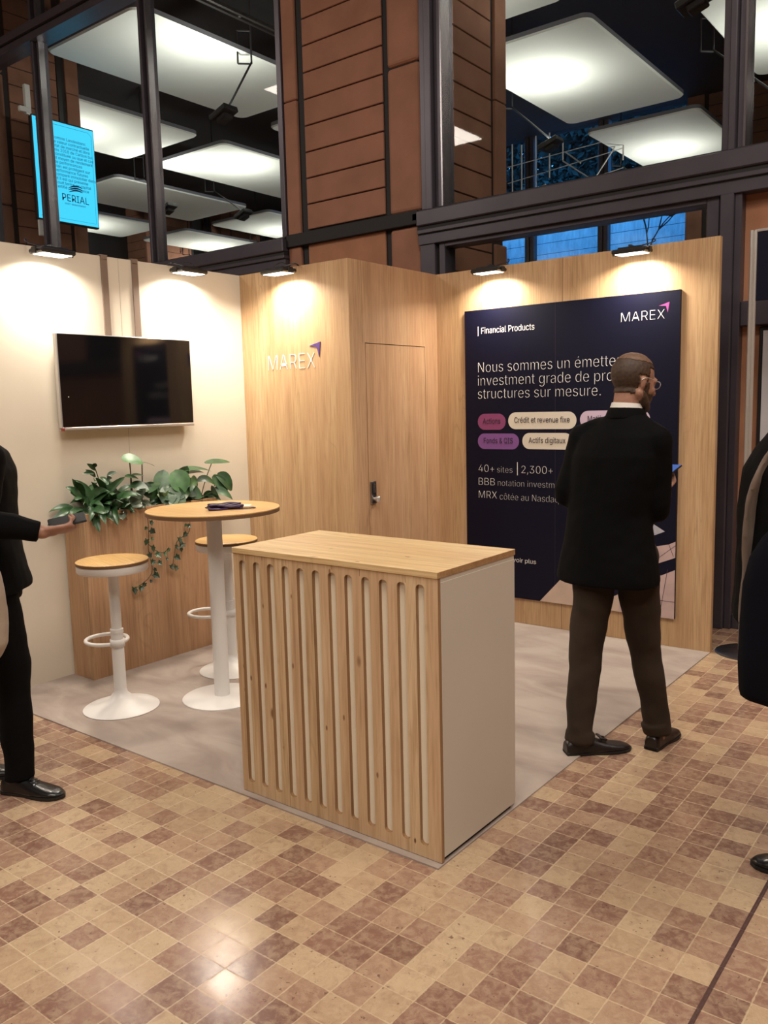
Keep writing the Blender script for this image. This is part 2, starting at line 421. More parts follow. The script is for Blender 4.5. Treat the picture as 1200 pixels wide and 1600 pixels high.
M = dict(
    floor=tile_floor(), carpet=carpet_mat(), glass=glass_mat(), stone=stone_wall_mat(), skin=skin_mat(),
    cream=plain('cream_painted_board', (.68, .615, .51), .6, var=.03, vscale=2, spec=.3),
    oak=wood('oak_laminate', (.40, .245, .125), (.54, .36, .195), (.62, .435, .255)),
    oak_warm=wood('oak_laminate_warm', (.35, .205, .11), (.48, .30, .17), (.56, .37, .22)),
    pine_v=wood('pine_board_upright', (.45, .29, .155), (.64, .455, .27), (.76, .58, .38), 'z', .7, knots=.14, flat='y'),
    pine_h=wood('pine_board_lengthwise', (.50, .33, .15), (.68, .49, .25), (.78, .60, .34), 'x', .7, knots=.10, flat='z'),
    pine_edge=wood('pine_cut_edge', (.27, .15, .07), (.42, .25, .115), (.50, .31, .16), 'x', 1.5),
    slot_edge=wood('slot_cut_edge', (.24, .135, .065), (.33, .195, .095), (.40, .25, .13), 'z', 1.5),
    seat_wood=wood('seat_veneer', (.50, .29, .10), (.66, .42, .165), (.74, .50, .22), 'x', 1.2, rough=.35),
    ply_edge=plain('dark_edge_band', (.16, .085, .04), .6),
    pale_panel=plain('off_white_laminate', (.60, .545, .47), .45, var=.02, vscale=2),
    slot_back=plain('pale_back_board', (.90, .82, .66), .55, var=.03),
    white_metal=plain('white_powder_coat', (.74, .72, .70), .38),
    dark_gap=plain('shadow_gap', (.02, .016, .014), .9),
    joint_cream=plain('cream_board_joint', (.46, .41, .33), .8),
    groove=plain('joint_groove', (.11, .06, .03), .9),
    frame=plain('bronze_grey_aluminium', (.075, .066, .085), .38, metal=.35, var=.1, vscale=4),
    frame_lip=plain('bright_frame_lip', (.30, .28, .30), .25, metal=.8),
    black_metal=plain('black_metal', (.014, .014, .016), .45),
    black_seal=plain('black_rubber_seal', (.012, .011, .012), .7),
    terra=terracotta('terracotta_tile', (.33, .155, .10)),
    terra_plain=terracotta('terracotta_panel', (.40, .185, .105)),
    hall_dark=plain('dark_hall_paint', (.012, .012, .015), .8),
    hall_wall=plain('hall_wall_paint', (.23, .17, .13), .8, var=.1, vscale=1),
    sail=plain('white_acoustic_sail', (.80, .82, .78), .7),
    sail_rim=plain('grey_sail_rim', (.16, .16, .18), .6),
    steel=plain('brushed_steel', (.36, .34, .33), .3, metal=1.0),
    chrome=plain('satin_chrome', (.74, .72, .70), .32, metal=.75),
    base_steel=plain('dark_round_base', (.10, .09, .10), .3, metal=.8),
    lamp_black=plain('lamp_housing_black', (.02, .017, .015), .4),
    tv_black=plain('screen_black', (.004, .004, .005), .06, spec=.5),
    tv_frame=plain('silver_bezel', (.62, .60, .58), .3, metal=.7),
    strap=plain('taupe_strap', (.20, .14, .105), .7),
    navy=plain('navy_print', (.0038, .0040, .0165), .5, spec=.2),
    navy_dark=plain('navy_print_band', (.006, .007, .016), .38, spec=.4),
    ink_white=plain('white_print', (.80, .78, .76), .5),
    ink_grey=plain('pale_grey_print', (.62, .60, .58), .5),
    ink_dark=plain('dark_print', (.03, .02, .045), .5),
    pill_plum=plain('plum_print', (.25, .055, .16), .5),
    pill_violet=plain('violet_print', (.22, .085, .30), .5),
    pill_cream=plain('cream_print', (.70, .64, .54), .5),
    pill_lilac=plain('lilac_print', (.58, .45, .58), .5),
    art_sand=plain('sand_print', (.56, .42, .34), .5, var=.12, vscale=5),
    art_rose=plain('rose_print', (.52, .38, .37), .5, var=.15, vscale=6),
    art_grey=plain('silver_grey_print', (.42, .42, .48), .5, var=.2, vscale=14),
    art_line=plain('dark_line_print', (.05, .035, .05), .5),
    magenta=plain('magenta_print', (.30, .055, .24), .5),
    purple=plain('purple_acrylic', (.085, .035, .19), .35),
    soil=plain('dark_soil', (.025, .017, .012), .9, var=.4, vscale=60),
    leaf_deep=leaf_mat('leaf_deep_green', (.010, .036, .012), (.024, .078, .022)),
    leaf_fresh=leaf_mat('leaf_fresh_green', (.022, .085, .016), (.050, .155, .03)),
    leaf_mid=leaf_mat('leaf_mid_green', (.014, .050, .016), (.038, .105, .032)),
    leaf_grey=leaf_mat('leaf_grey_green', (.09, .125, .085), (.22, .26, .19)),
    leaf_ivy=leaf_mat('leaf_ivy', (.010, .028, .012), (.025, .060, .022)),
    leaf_pale=leaf_mat('leaf_pale_green', (.12, .20, .07), (.26, .34, .15)),
    stem=plain('plant_stem', (.06, .095, .03), .5),
    stem_brown=plain('brown_stem', (.055, .03, .016), .7),
    leaf_night=leaf_mat('leaf_at_dusk', (.008, .014, .012), (.035, .05, .035), .7),
    bark=plain('dark_bark', (.035, .028, .024), .85),
    lanyard=plain('purple_lanyard', (.030, .009, .048), .5, var=.3, vscale=60),
    card=plain('white_card', (.78, .74, .68), .5),
    suit=fabric('black_suit_wool', (.0022, .0022, .0026), sheen=.0),
    trouser=fabric('brown_grey_trouser_wool', (.038, .026, .0185), sheen=.02),
    suit_navy=fabric('navy_coat_wool', (.0025, .003, .007), sheen=.0),
    taupe=fabric('taupe_knit', (.17, .125, .10), scale=250),
    shirt=plain('white_shirt', (.78, .76, .72), .7),
    beige_bag=fabric('beige_canvas', (.40, .32, .25), scale=300),
    shoe=plain('dark_brown_leather', (.008, .0045, .004), .4, coat=.08),
    shoe_black=plain('black_leather', (.004, .004, .0045), .3, coat=.25),
    sole=plain('shoe_sole', (.008, .007, .006), .6),
    hair=plain('short_brown_hair', (.055, .030, .018), .6, var=.4, vscale=90, bump=.3, bscale=300),
    hair_thin=plain('thin_cropped_hair', (.16, .09, .055), .6, var=.25, vscale=90),
    phone_black=plain('phone_black', (.006, .006, .008), .45, spec=.2),
    phone_screen=emit('lit_phone_screen', (.07, .17, .55), .75),
    screen_cyan=emit('lit_cyan_screen', (.06, .66, 1.0), 1.3),
    screen_ink=plain('screen_text_navy', (.0, .06, .30), .4),
    lens=emit('lit_flood_lens', (1.0, .93, .80), 9.0),
    picture_white=plain('pale_picture', (.62, .62, .66), .3),
    paper=plain('grey_paper', (.45, .44, .46), .6),
)

# ------------------------------------------------------------------ text
def load_font():
    """the sans face that ships with Blender itself; its built-in face if that is missing"""
    try:
        import os
        p = os.path.join(bpy.utils.system_resource('DATAFILES'), 'fonts', 'Inter.woff2')
        return bpy.data.fonts.load(p)
    except Exception:
        return None
FONT = load_font()

CAP = {}
def cap_height():
    if 'h' not in CAP:
        CAP['h'] = .727
        me = text_mesh('H', 1.0)
        zs = [v.co.z for v in me.vertices]; CAP['h'] = max(zs) - min(zs)
        bpy.data.meshes.remove(me)
    return CAP['h']

def text_mesh(body, size, width=None, thin=0.0, extrude=0.0006, align='LEFT', spacing=1.0):
    """flat lettering in the XZ plane facing -y, left edge and baseline at the origin; stretched to a given width"""
    size = size * .727 / (CAP.get('h') or cap_height())     # size is an em whose capitals are .727 high
    c = bpy.data.curves.new('txt', 'FONT'); c.body = body; c.size = size
    if FONT: c.font = FONT
    c.align_x = align
    c.extrude = extrude; c.offset = thin; c.resolution_u = 3; c.space_character = spacing
    o = bpy.data.objects.new('txt', c); COL.objects.link(o)
    bpy.context.view_layer.update()
    dg = bpy.context.evaluated_depsgraph_get()
    me = bpy.data.meshes.new_from_object(o.evaluated_get(dg))
    bpy.data.objects.remove(o); bpy.data.curves.remove(c)
    xs = [v.co.x for v in me.vertices]
    if not xs: return me
    x0, x1 = min(xs), max(xs)
    k = (width / (x1 - x0)) if width else 1.0
    for v in me.vertices:
        x = (v.co.x - x0) * k if align == 'LEFT' else v.co.x * k
        v.co = Vector((x, -v.co.z, v.co.y))
    return me

def text(name, body, size, loc, mat, parent, width=None, thin=0.0, align='LEFT', extrude=.0006, spacing=1.0):
    me = text_mesh(body, size, width, thin, extrude, align, spacing)
    me.materials.append(mat)
    o = bpy.data.objects.new(name, me); o.location = loc
    return link(o, parent)

# ================================================================== THE SETTING
H = 2.507
bm = BM(); box(bm, -17, 12, -14, 23, -.12, 0)
struct('floor', bm, M['floor'], 'beige and rose marble tile floor', 'floor')
bm = BM(); box(bm, -17, 12, -14, .62, 8.0, 8.15)
struct('ceiling', bm, M['hall_wall'], 'ceiling over the hall in front of the glass', 'ceiling')
bm = BM(); box(bm, -17, 12, .62, 12.85, 7.5, 7.65); box(bm, -17, -13.1, 12.85, 23, 7.5, 7.65)
struct('ceiling_back', bm, M['hall_dark'], 'black ceiling of the hall behind the glass', 'ceiling')
bm = BM(); box(bm, -17, -16.85, -14, .62, 0, 8.0)
struct('wall_left', bm, M['hall_wall'], 'far left wall of the front hall', 'wall')
bm = BM(); box(bm, 11.85, 12, -14, 23, 0, 8.0)
struct('wall_right', bm, M['hall_wall'], 'right wall of the hall', 'wall')
bm = BM(); box(bm, -17, 12, -14.15, -14, 0, 8.0)
struct('wall_front', bm, M['hall_wall'], 'wall behind the viewer', 'wall')

# carpet of the stand
bm = BM(); box(bm, -1.0, 2.0, -3.0, 0.0, 0, .006)
struct('floor_carpet', bm, M['carpet'], 'grey taupe carpet of the stand', 'carpet')

# stand walls
bm = BM(); box(bm, -1.04, -1.0, -3.0, -1.0, 0, H)
wl = struct('wall_white', bm, M['cream'], 'cream white side wall of the stand', 'wall')
bm = BM()
for y in (-2.0,): box(bm, -1.0005, -.9992, y - .0012, y + .0012, 0, H)
obj('panel_joint', bm, M['joint_cream'], wl)

bm = BM()
box(bm, -1.04, 0.0, -1.0, -.96, 0, H)                 # storage front with lettering
ws = struct('wall_storage', bm, M['oak'], 'oak front of the storage room with white lettering', 'wall')
bm = BM()
box(bm, -.495, -.4935, -1.0006, -.9995, 0, H)
obj('panel_joint', bm, M['oak_warm'], ws)

# storage side wall with the flush door cut into it
D0, D1, DT = -.846, -.160, 1.985
bm = BM()
box(bm, -.04, 0.0, -.96, D0, 0, H)
box(bm, -.04, 0.0, D1, 0.0, 0, H)
box(bm, -.04, 0.0, D0, D1, DT, H)
wd = struct('wall_door_side', bm, M['oak_warm'], 'oak side of the storage room around the flush door', 'wall')
bm = BM(); box(bm, -.001, .0004, D0 - .0225, D0 - .0205, DT, H)
obj('panel_joint', bm, M['groove'], wd)
bm = BM(); box(bm, -.036, -.030, D0, D1, .004, DT)
obj('door_rebate', bm, M['groove'], wd)
bm = BM(); box(bm, -.028, 0.0, D0 + .007, D1 - .003, .006, DT - .005, .0012)
door = obj('door_1', bm, M['oak_warm']); tag(door, 'flush oak door of the storage room with a keypad lock', 'door', kind='structure')
# keypad lock: part of the door
bm = BM(); box(bm, 0.0, .012, -.832, -.772, .915, 1.068, .005, seg=3)
lock = obj('keypad_lock', bm, M['steel'], door, autosmooth=40); lock['label'] = 'grey metal keypad lock with a turning knob'
bm = BM(); box(bm, .012, .016, -.818, -.786, .985, 1.055, .003)
obj('keypad', bm, M['black_metal'], lock)
bm = BM()
for i in range(2):
    for j in range(6):
        box(bm, .016, .018, -.814 + i * .014, -.804 + i * .014, .990 + j * .0102, .998 + j * .0102, .001)
obj('key_buttons', bm, M['steel'], lock)
bm = BM(); lathe(bm, [(0, .0), (.010, .0), (.010, .016), (.018, .018), (.019, .034), (.014, .038), (0, .038)], 24)
bm.transform(Matrix.Translation((.012, -.800, .948)) @ Matrix.Rotation(R(90), 4, 'Y'))
box(bm, .046, .058, -.808, -.792, .928, .968, .004)
obj('lock_knob', bm, M['chrome'], lock, autosmooth=40)

bm = BM(); box(bm, 0.0, 2.0, 0.0, .04, 0, H)
wb = struct('wall_back', bm, M['oak'], 'oak back wall of the stand behind the poster', 'wall')
bm = BM()
for x in (1.0,): box(bm, x - .0012, x + .0012, -.0006, .001, 0, H)
obj('panel_joint', bm, M['groove'], wb)

# ------------------------------------------------------------------ glass facade behind the stand
FY = .72
T0 = 3.181
def course_list(z0, z1):
    out = []; z = T0 - .2265 * 12
    while z < z1:
        a, b = max(z + .006, z0), min(z + .2205, z1)
        if b - a > .02: out.append((a, b))
        z += .2265
    return out

def pillar(name, x0, x1, y0, y1, label, band=True, zt=7.9):
    """square terracotta clad pillar: core, corner strips, tile courses on four faces, dark grooves, black band"""
    bm = BM()
    box(bm, x0 + .03, x1 - .03, y0 + .03, y1 - .03, 0, zt, mat=1)
    w = .33
    segs = [(.0, 3.05), (3.16, 4.33), (4.338, 6.0), (6.008, zt)]
    for (a, b) in segs:
        lw = .155 if band else w
        for xa, xb in ((x0, x0 + lw), (x1 - w, x1)):
            for ya, yb in ((y0, y0 + w), (y1 - .2, y1)):
                box(bm, xa, xb, ya, yb, a, b, .035 if xb == x1 and ya == y0 else .008, 0, 3 if xb == x1 else 1)
    xa, xb = x0 + (.155 if band else w) + .085, x1 - w - .055
    ya, yb = y0 + w + .07, y1 - .2 - .06
    for a, b in course_list(3.16 if band else 0, zt):
        box(bm, xa, xb, y0 + .012, y0 + .06, a, b, .004)
        box(bm, x1 - .06, x1 - .012, ya, yb, a, b, .004)
        box(bm, x0 + .012, x0 + .06, ya, yb, a, b, .004)
    if band:
        box(bm, xa, xb, y0 + .012, y0 + .06, 0, 3.05, .004, mat=2)
        for a, b in course_list(0, 3.05): box(bm, x1 - .06, x1 - .012, ya, yb, a, b, .004)
        box(bm, x0 - .01, x1 - .02, y0 - .028, y0 + .2, 3.05, 3.16, .004, mat=1)
        box(bm, x1 - .1, x1 + .012, y0 - .028, y0 + .2, 3.05, 3.16, .03, mat=1)
    return struct(name, bm, [M['terra'], M['black_seal'], M['terra_plain']], label, 'pillar')

pillar('wall_pillar', -2.10, -.585, .66, 2.08, 'terracotta clad pillar behind the stand')
pillar('wall_pillar_left', -9.1, -7.45, .66, 2.1, 'terracotta pillar behind the glass at the left edge', band=False)

def bar(bm, x0, x1, z0, z1, y0=.62, y1=.82, lips=True):
    box(bm, x0, x1, y0, y1, z0, z1, .006)

def post(bm, x0, x1, z0, z1, y0=.60, y1=.82):
    w = x1 - x0
    box(bm, x0, x0 + w * .34, y0 + .05, y1, z0, z1, .006)
    box(bm, x0 + w * .36, x0 + w * .64, y0, y1, z0, z1, .006)
    box(bm, x0 + w * .66, x1, y0 + .05, y1, z0, z1, .006)
    box(bm, x0 + w * .345, x0 + w * .365, y0 + .03, y1, z0, z1, mat=1)
    box(bm, x1 - .012, x1 + .002, y0 + .045, y1 - .05, z0, z1, mat=1)
    box(bm, x0 + w * .34, x0 + w * .66, y0 + .06, y1 - .02, z0, z1, mat=2)

FR = [M['frame'], M['frame_lip'], M['black_seal']]
def beam(bm, x0, x1):
    box(bm, x0, x1, .58, .84, 3.015, 3.135, .008)
    box(bm, x0, x1, .60, .84, 2.985, 3.015, mat=2)
    box(bm, x0, x1, .595, .84, 2.955, 2.987, .004)
    box(bm, x0, x1, .61, .84, 2.945, 2.957, mat=2)
    box(bm, x0, x1, .61, .84, 2.868, 2.947, .004)
    box(bm, x0, x1, .62, .70, 3.135, 3.15, mat=2)

# left glazing
w1 = tag(bpy.data.objects.new('window_1', None), 'dark framed glazing left of the terracotta pillar', 'window', kind='structure'); link(w1)
bm = BM()
beam(bm, -7.45, -2.105)
post(bm, -4.17, -4.04, 3.135, 8.0, .63, .80)
post(bm, -6.22, -6.07, 0, 8.0, .63, .80)
box(bm, -7.45, -2.105, .60, .84, 5.94, 6.02, .006); box(bm, -7.45, -2.105, .575, .84, 6.04, 6.13, .006, mat=0); box(bm, -7.45, -2.105, .62, .8, 6.02, 6.04, mat=2)
box(bm, -2.16, -2.105, .64, .8, 3.135, 8, .004); box(bm, -7.45, -7.38, .64, .8, 0, 8, .004)
obj('window_frame', bm, FR, w1)
for (a, b, c, d) in ((-6.07, -4.17, 3.135, 5.94), (-4.04, -2.16, 3.135, 5.94), (-7.38, -6.22, 3.135, 5.94), (-6.07, -4.17, 6.13, 8), (-4.04, -2.16, 6.13, 8), (-7.38, -6.22, 6.13, 8), (-7.38, -6.22, 0, 2.87), (-6.07, -2.16, 0, 2.87)):
    bm = BM(); box(bm, a - .01, b + .01, .735, .747, c - .01, d + .01)
    obj('window_pane', bm, M['glass'], w1)

# right glazing
w2 = tag(bpy.data.objects.new('window_2', None), 'dark framed glazing right of the terracotta pillar', 'window', kind='structure'); link(w2)
bm = BM()
beam(bm, -.585, 6.0)
post(bm, -.575, -.36, 3.135, 8.0)
box(bm, -.575, -.43, .62, .84, 0, 2.87, .006); box(bm, -.43, -.40, .66, .8, 0, 2.87, mat=2); box(bm, -.40, -.345, .64, .8, 0, 2.87, .004)
post(bm, 1.80, 1.945, 3.135, 8.0)
box(bm, 1.72, 1.80, .64, .8, 0, 2.87, .004); box(bm, 1.80, 1.815, .66, .8, 0, 2.87, mat=2); box(bm, 1.815, 1.90, .60, .84, 0, 2.87, .006); box(bm, 1.90, 1.945, .63, .84, 0, 2.87, .004)
box(bm, -.345, 1.72, .64, .8, 2.835, 2.87, .004)
obj('window_frame', bm, FR, w2)
for (a, b, c, d) in ((-.36, 1.80, 3.135, 8), (1.945, 6, 3.135, 8), (-.345, 1.72, 0, 2.84)):
    bm = BM(); box(bm, a - .01, b + .01, .735, .747, c - .01, d + .01)
    obj('window_pane', bm, M['glass'], w2)
# solid terracotta infill right of the mullion
bm = BM()
box(bm, 1.945, 12, .72, .80, 2.19, 2.87, mat=0)
box(bm, 1.945, 12, .72, .80, .10, 2.03, mat=0)
box(bm, 1.945, 6, .65, .80, 2.03, 2.19, .006, mat=1)
box(bm, 1.945, 6, .66, .80, 0, .10, .004, mat=1)
box(bm, 6, 12, .65, .80, 0, 8.0, mat=0)
struct('wall_panel_right', bm, [M['terra_plain'], M['frame']], 'terracotta infill panels right of the stand', 'wall')
bm = BM(); box(bm, -17, -9.1, .65, .82, 0, 8.0)
struct('wall_facade_left', bm, M['hall_wall'], 'wall beyond the left pillar', 'wall')

# ------------------------------------------------------------------ hall behind the glass
# far window wall on the right
FW = 12.65
w3 = tag(bpy.data.objects.new('window_3', None), 'tall window at the far end of the back hall', 'window', kind='structure'); link(w3)
bm = BM()
for x in (-5.93, -4.16):
    box(bm, x - .11, x - .01, FW - .08, FW + .1, 0, 7.5, .01); box(bm, x + .02, x + .12, FW - .08, FW + .1, 0, 7.5, .01)
    box(bm, x - .01, x + .02, FW - .02, FW + .06, 0, 7.5, mat=2)
obj('window_frame', bm, FR, w3)
for a, b in ((-9, -6.04), (-5.81, -4.27), (-4.04, -2.36)):
    bm = BM(); box(bm, a, b, FW, FW + .012, 0, 7.5); obj('window_pane', bm, M['glass'], w3)
pillar('wall_pillar_far', -2.36, -.4, FW - .15, FW + 1.0, 'terracotta pier at the far end behind the right window', band=False, zt=7.5)
bm = BM(); box(bm, -.4, 12, FW, FW + .2, 0, 7.5); box(bm, -13.2, -9, FW, FW + .2, 0, 7.5)
struct('wall_far', bm, M['hall_dark'], 'dark far wall of the back hall', 'wall')
# far left wall with piers and tall windows
bm = BM(); box(bm, -17, -16.4, .82, 23, 0, 7.5); box(bm, -17, -13, 22.8, 23, 0, 7.5); box(bm, -13.3, -13.1, FW + .2, 23, 0, 7.5)
struct('wall_far_left', bm, M['hall_dark'], 'dark left end wall of the back hall', 'wall')
for k, (y0, lab) in enumerate(((9.3, 'first brick pier of the far left hall wall'), (12.0, 'second brick pier of the far left hall wall'), (14.9, 'third brick pier of the far left hall wall'))):
    bm = BM(); box(bm, -16.4, -15.62, y0, y0 + 1.5, 0, 7.5, mat=1)
    for a, b in course_list(0, 7.5):
        box(bm, -15.66, -15.6, y0 + .35, y0 + 1.5, a, b, .004)
        box(bm, -16.4, -15.6, y0 - .04, y0 + .02, a, b, .004)
    box(bm, -15.7, -15.58, y0 - .03, y0 + .3, 0, 7.5, .01)
    struct('wall_pier', bm, [M['terra'], M['black_seal']], lab, 'pier')
w4 = tag(bpy.data.objects.new('window_4', None), 'narrow windows between the piers of the far left hall', 'window', kind='structure'); link(w4)
bm = BM()
for y0 in (10.85, 11.55, 13.7, 14.5, 16.6):
    box(bm, -15.9, -15.75, y0, y0 + .1, 0, 7.5, .01); box(bm, -15.86, -15.8, y0 + .12, y0 + .2, 0, 7.5, mat=1)
obj('window_frame', bm, FR, w4)

# ceiling sails with their uplighters
def sail_mesh(x0, x1, y0, y1, z=6.0):
    bm = BM()
    P = rounded(x0, x1, y0, y1, .13, 6)
    Pin = rounded(x0 + .02, x1 - .02, y0 + .02, y1 - .02, .12, 6)
    lo = [bm.verts.new((x, y, z)) for x, y in Pin]; mid = [bm.verts.new((x, y, z + .02)) for x, y in P]; up = [bm.verts.new((x, y, z + .075)) for x, y in P]
    bm.faces.new(list(reversed(lo))); f = bm.faces.new(up); f.material_index = 1
    n = len(P)
    for a, b, mi in ((lo, mid, 0), (mid, up, 1)):
        for i in range(n):
            j = (i + 1) % n
            bm.faces.new((a[i], a[j], b[j], b[i])).material_index = mi
    return bm

def uplight(bx, by, hx, hy, hz, label, power, big=True):
    t = thing('uplighter', label, 'lamp', (bx, by, 6.25), 0, 'uplighters under the ceiling sails')
    L = lambda x, y, z: Vector((x - bx, y - by, z - 6.25))
    bm = BM()
    tube(bm, [L(bx, by, 7.49), L(bx, by, 5.86)], .012, 6)
    tube(bm, [L(bx - .12, by - .12, 6.25), L(bx - .12, by - .12, 5.86)], .012, 6)
    tube(bm, [L(bx, by, 6.25), L(bx - .12, by - .12, 6.25)], .012, 6)
    tube(bm, [L(bx, by, 5.86), L(bx - .12, by - .12, 5.86)], .012, 6)
    obj('bracket', bm, M['black_metal'], t)
    bm = BM(); tube(bm, [L(bx, by, 5.88), L(hx + .05, hy, hz + .02)], .014, 6)
    obj('rod', bm, M['black_metal'], t)
    c = L(hx, hy, hz)
    ax = Vector((.9, .0, .30)).normalized(); ay = Vector((0, 1, 0)); az = ax.cross(ay)
    bm = BM(); obox(bm, c, ax, ay, az, .15, .11, .035, .01); obox(bm, c - az * .06, ax, ay, az, .08, .07, .03, .01)
    obj('lamp_head', bm, M['black_metal'], t)
    area_light('uplight', c + az * .04, .22, power, (1.0, .97, .86), az, .16, 170, t)
    return t

sails = [
    # x0, x1, y0, y1, label, uplighter (bracket x, y, head x, y, z)
    (-2.75, -.88, .98, 3.98, 'white rounded ceiling sail nearest the glass, upper left in the right window', None),
    (-2.75, -.88, 4.55, 7.97, 'large white rounded ceiling sail in the middle of the right window', (-2.86, 6.29, -2.02, 5.85, 5.1)),
    (-2.75, -.88, 8.58, 12.1, 'farthest white ceiling sail in the right window, just above the beam', None),
    (.15, 2.05, 4.5, 7.85, 'white ceiling sail at the top right corner beside the right mullion', None),
    (.15, 2.05, .98, 3.9, 'white ceiling sail above the top right corner nearest the glass', None),
    (-6.45, -4.62, .98, 4.27, 'largest white ceiling sail across both left window panes at the top', (-4.53, 2.65, -4.44, 2.06, 5.1)),
    (-6.45, -4.62, 4.82, 8.2, 'ceiling sail whose corner peeks out beside the left edge of the terracotta pillar', None),
    (-9.5, -7.55, .98, 4.36, 'white ceiling sail behind the blue lit screen, second from the glass side', None),
    (-9.5, -7.55, 4.87, 8.3, 'bright white ceiling sail left of the terracotta pillar at mid window height', (-9.66, 6.48, -8.18, 5.84, 5.1)),
    (-9.5, -7.55, 8.9, 12.2, 'white ceiling sail low beside the terracotta pillar', None),
    (-12.6, -10.6, 1.2, 4.4, 'white ceiling sail seen just right of the blue lit screen', None),
    (-12.6, -10.6, 4.9, 8.3, 'long white ceiling sail low in the left window behind the second mullion', (-9.9, 5.0, -8.95, 4.75, 5.15)),
    (-12.6, -10.6, 8.9, 12.2, 'far white ceiling sail before the brick piers', None),
    (-15.3, -13.5, 1.2, 4.4, 'farthest white ceiling sail below the blue lit screen', None),
    (-15.3, -13.5, 4.9, 8.3, 'lowest white ceiling sail in the left window above the cream wall', None),
    (-15.3, -13.5, 8.9, 12.2, 'remote white ceiling sail at the bottom of the left window', None),
]
UPLABELS = ['sail nearest the right glass', 'large middle sail of the right window', 'farthest sail of the right window', 'sail at the top right corner', 'nearest sail above the top right corner',
            'largest sail of the left window', 'sail peeking out beside the pillar', 'second sail behind the lit screen', 'bright sail left of the pillar', 'low sail beside the pillar',
            'sail right of the lit screen', 'long low sail behind the second mullion', 'far sail before the brick piers', 'farthest sail below the lit screen', 'lowest sail above the cream wall', 'remote sail at the window bottom']
for (x0, x1, y0, y1, lab, up), uplab in zip(sails, UPLABELS):
    o = obj('ceiling_sail', sail_mesh(x0, x1, y0, y1), [M['sail'], M['sail_rim']])
    tag(o, lab, 'ceiling panel', 'white ceiling sails of the back hall')
    cx, cy = (x0 + x1) / 2, (y0 + y1) / 2
    if up is None: up = (x0 - .1, cy, cx - .1, cy + .1, 4.95)
    uplight(*up, 'black uplighter on a rod under the ' + uplab, UP_W)

# steel track with thin rails
bm = BM()
for dx in (0, .09): box(bm, -4.42 + dx, -4.38 + dx, .95, 7.9, 6.25, 6.29)
for k in range(7): box(bm, -4.42, -4.29, 1.3 + k, 1.34 + k, 6.26, 6.28)
tag(obj('lighting_track', bm, M['steel']), 'thin silver lighting track beside the largest left ceiling sail', 'track')

# white tube frame hanging in front of the far windows
bm = BM()
fy = 9.6
def fp(x, z): return Vector((x, fy, z))
for seq in ([(-4.7, 6.45), (-4.7, 5.35)], [(-4.5, 6.4), (-4.5, 5.55), (-4.42, 5.4), (-4.3, 5.35)], [(-4.2, 6.5), (-4.2, 5.55), (-4.0, 5.6)], [(-3.92, 6.5), (-3.92, 5.7)],
            [(-3.65, 6.3), (-3.65, 5.95), (-3.05, 5.5), (-2.65, 6.0)], [(-2.5, 6.1), (-2.5, 5.75)], [(-3.6, 6.1), (-3.3, 5.85)]):
    tube(bm, [fp(*p) for p in seq], .014, 6)
for z0, z1 in ((6.05, 6.15), (5.33, 5.62), (5.75, 5.95)):
    tube(bm, [fp(-4.8, z0), fp(-2.5, z1)], .008, 5)
tag(obj('tube_frame', bm, M['white_metal']), 'hanging frame of thin white tubes before the far right windows', 'frame')

# blue lit hanging display, left window
def display():
    t = thing('hanging_display', 'blue lit upright display behind the left mullion', 'screen', (-7.0, 1.53, 4.11))
    w2_, h = .46, 1.32
    bm = BM(); box(bm, -.07, 0, -w2_, w2_, 0, h, .008); obj('display_case', bm, M['black_metal'], t)
    bm = BM(); box(bm, 0, .004, -w2_ + .015, w2_ - .015, .02, h - .02); obj('screen', bm, M['screen_cyan'], t)
    lines = ['comme Landesbanc', 'la valeur contractuelle', "état de marché et libre", 'mis 2018 de Carlton bui', 'constituée ou que et cas', 'et moyen de rendement', 'de performances', 'plan est protégent sur', 'performance futures', 'comparé immobilier dans', 'et il est qui présente', 'court terme en capital', 'certifié performance']
    rz = Matrix.Rotation(R(90), 4, 'Z')
    for i, s in enumerate(lines):
        o = text('text_line', s, .052, (.006, -.17, 1.08 - i * .052), M['screen_ink'], t)
        o.rotation_euler = (0, 0, R(90))
    o = text('lettering', 'PERIAL', .125, (.006, -.09, .30), M['screen_ink'], t, width=.40); o.rotation_euler = (0, 0, R(90))
    o = text('text_line', 'ASSET MANAGEMENT', .03, (.006, -.06, .255), M['screen_ink'], t); o.rotation_euler = (0, 0, R(90))
    bm = BM()
    for k in range(3):
        pts = [(.007, .02 + .2 * u, .425 + k * .028 + .035 * math.sin(u * math.pi * .8)) for u in [i / 8 for i in range(9)]]
        tube(bm, pts, [.004 + .008 * math.sin(math.pi * i / 8) for i in range(9)], 6, flat=.3, flat_axis=(1, 0, 0))
    obj('swoosh_emblem', bm, M['screen_ink'], t)
    bm = BM(); tube(bm, [(.007, -w2_ + .05, .06), (.007, w2_ - .05, .06), (.007, w2_ - .05, h - .1), (.007, w2_ - .1, h - .06), (.007, -w2_ + .05, h - .06)], .002, 4)
    obj('border_line', bm, M['screen_ink'], t)
    bm = BM(); box(bm, -.06, -.01, -w2_ - .05, -w2_ + .02, h - .02, h + .35); box(bm, -.06, 0, -w2_ - .14, -w2_, h, h + .07, .01)
    obj('hanger', bm, M['white_metal'], t)
    bm = BM(); box(bm, -.05, -.01, -w2_ + .02, -w2_ + .1, -.2, 0); obj('cable_stub', bm, M['white_metal'], t)
    bm = BM(); box(bm, -.05, -.02, -.03, .03, h - .01, 1.85 + 1.54); obj('hanging_pole', bm, M['black_metal'], t)
display()

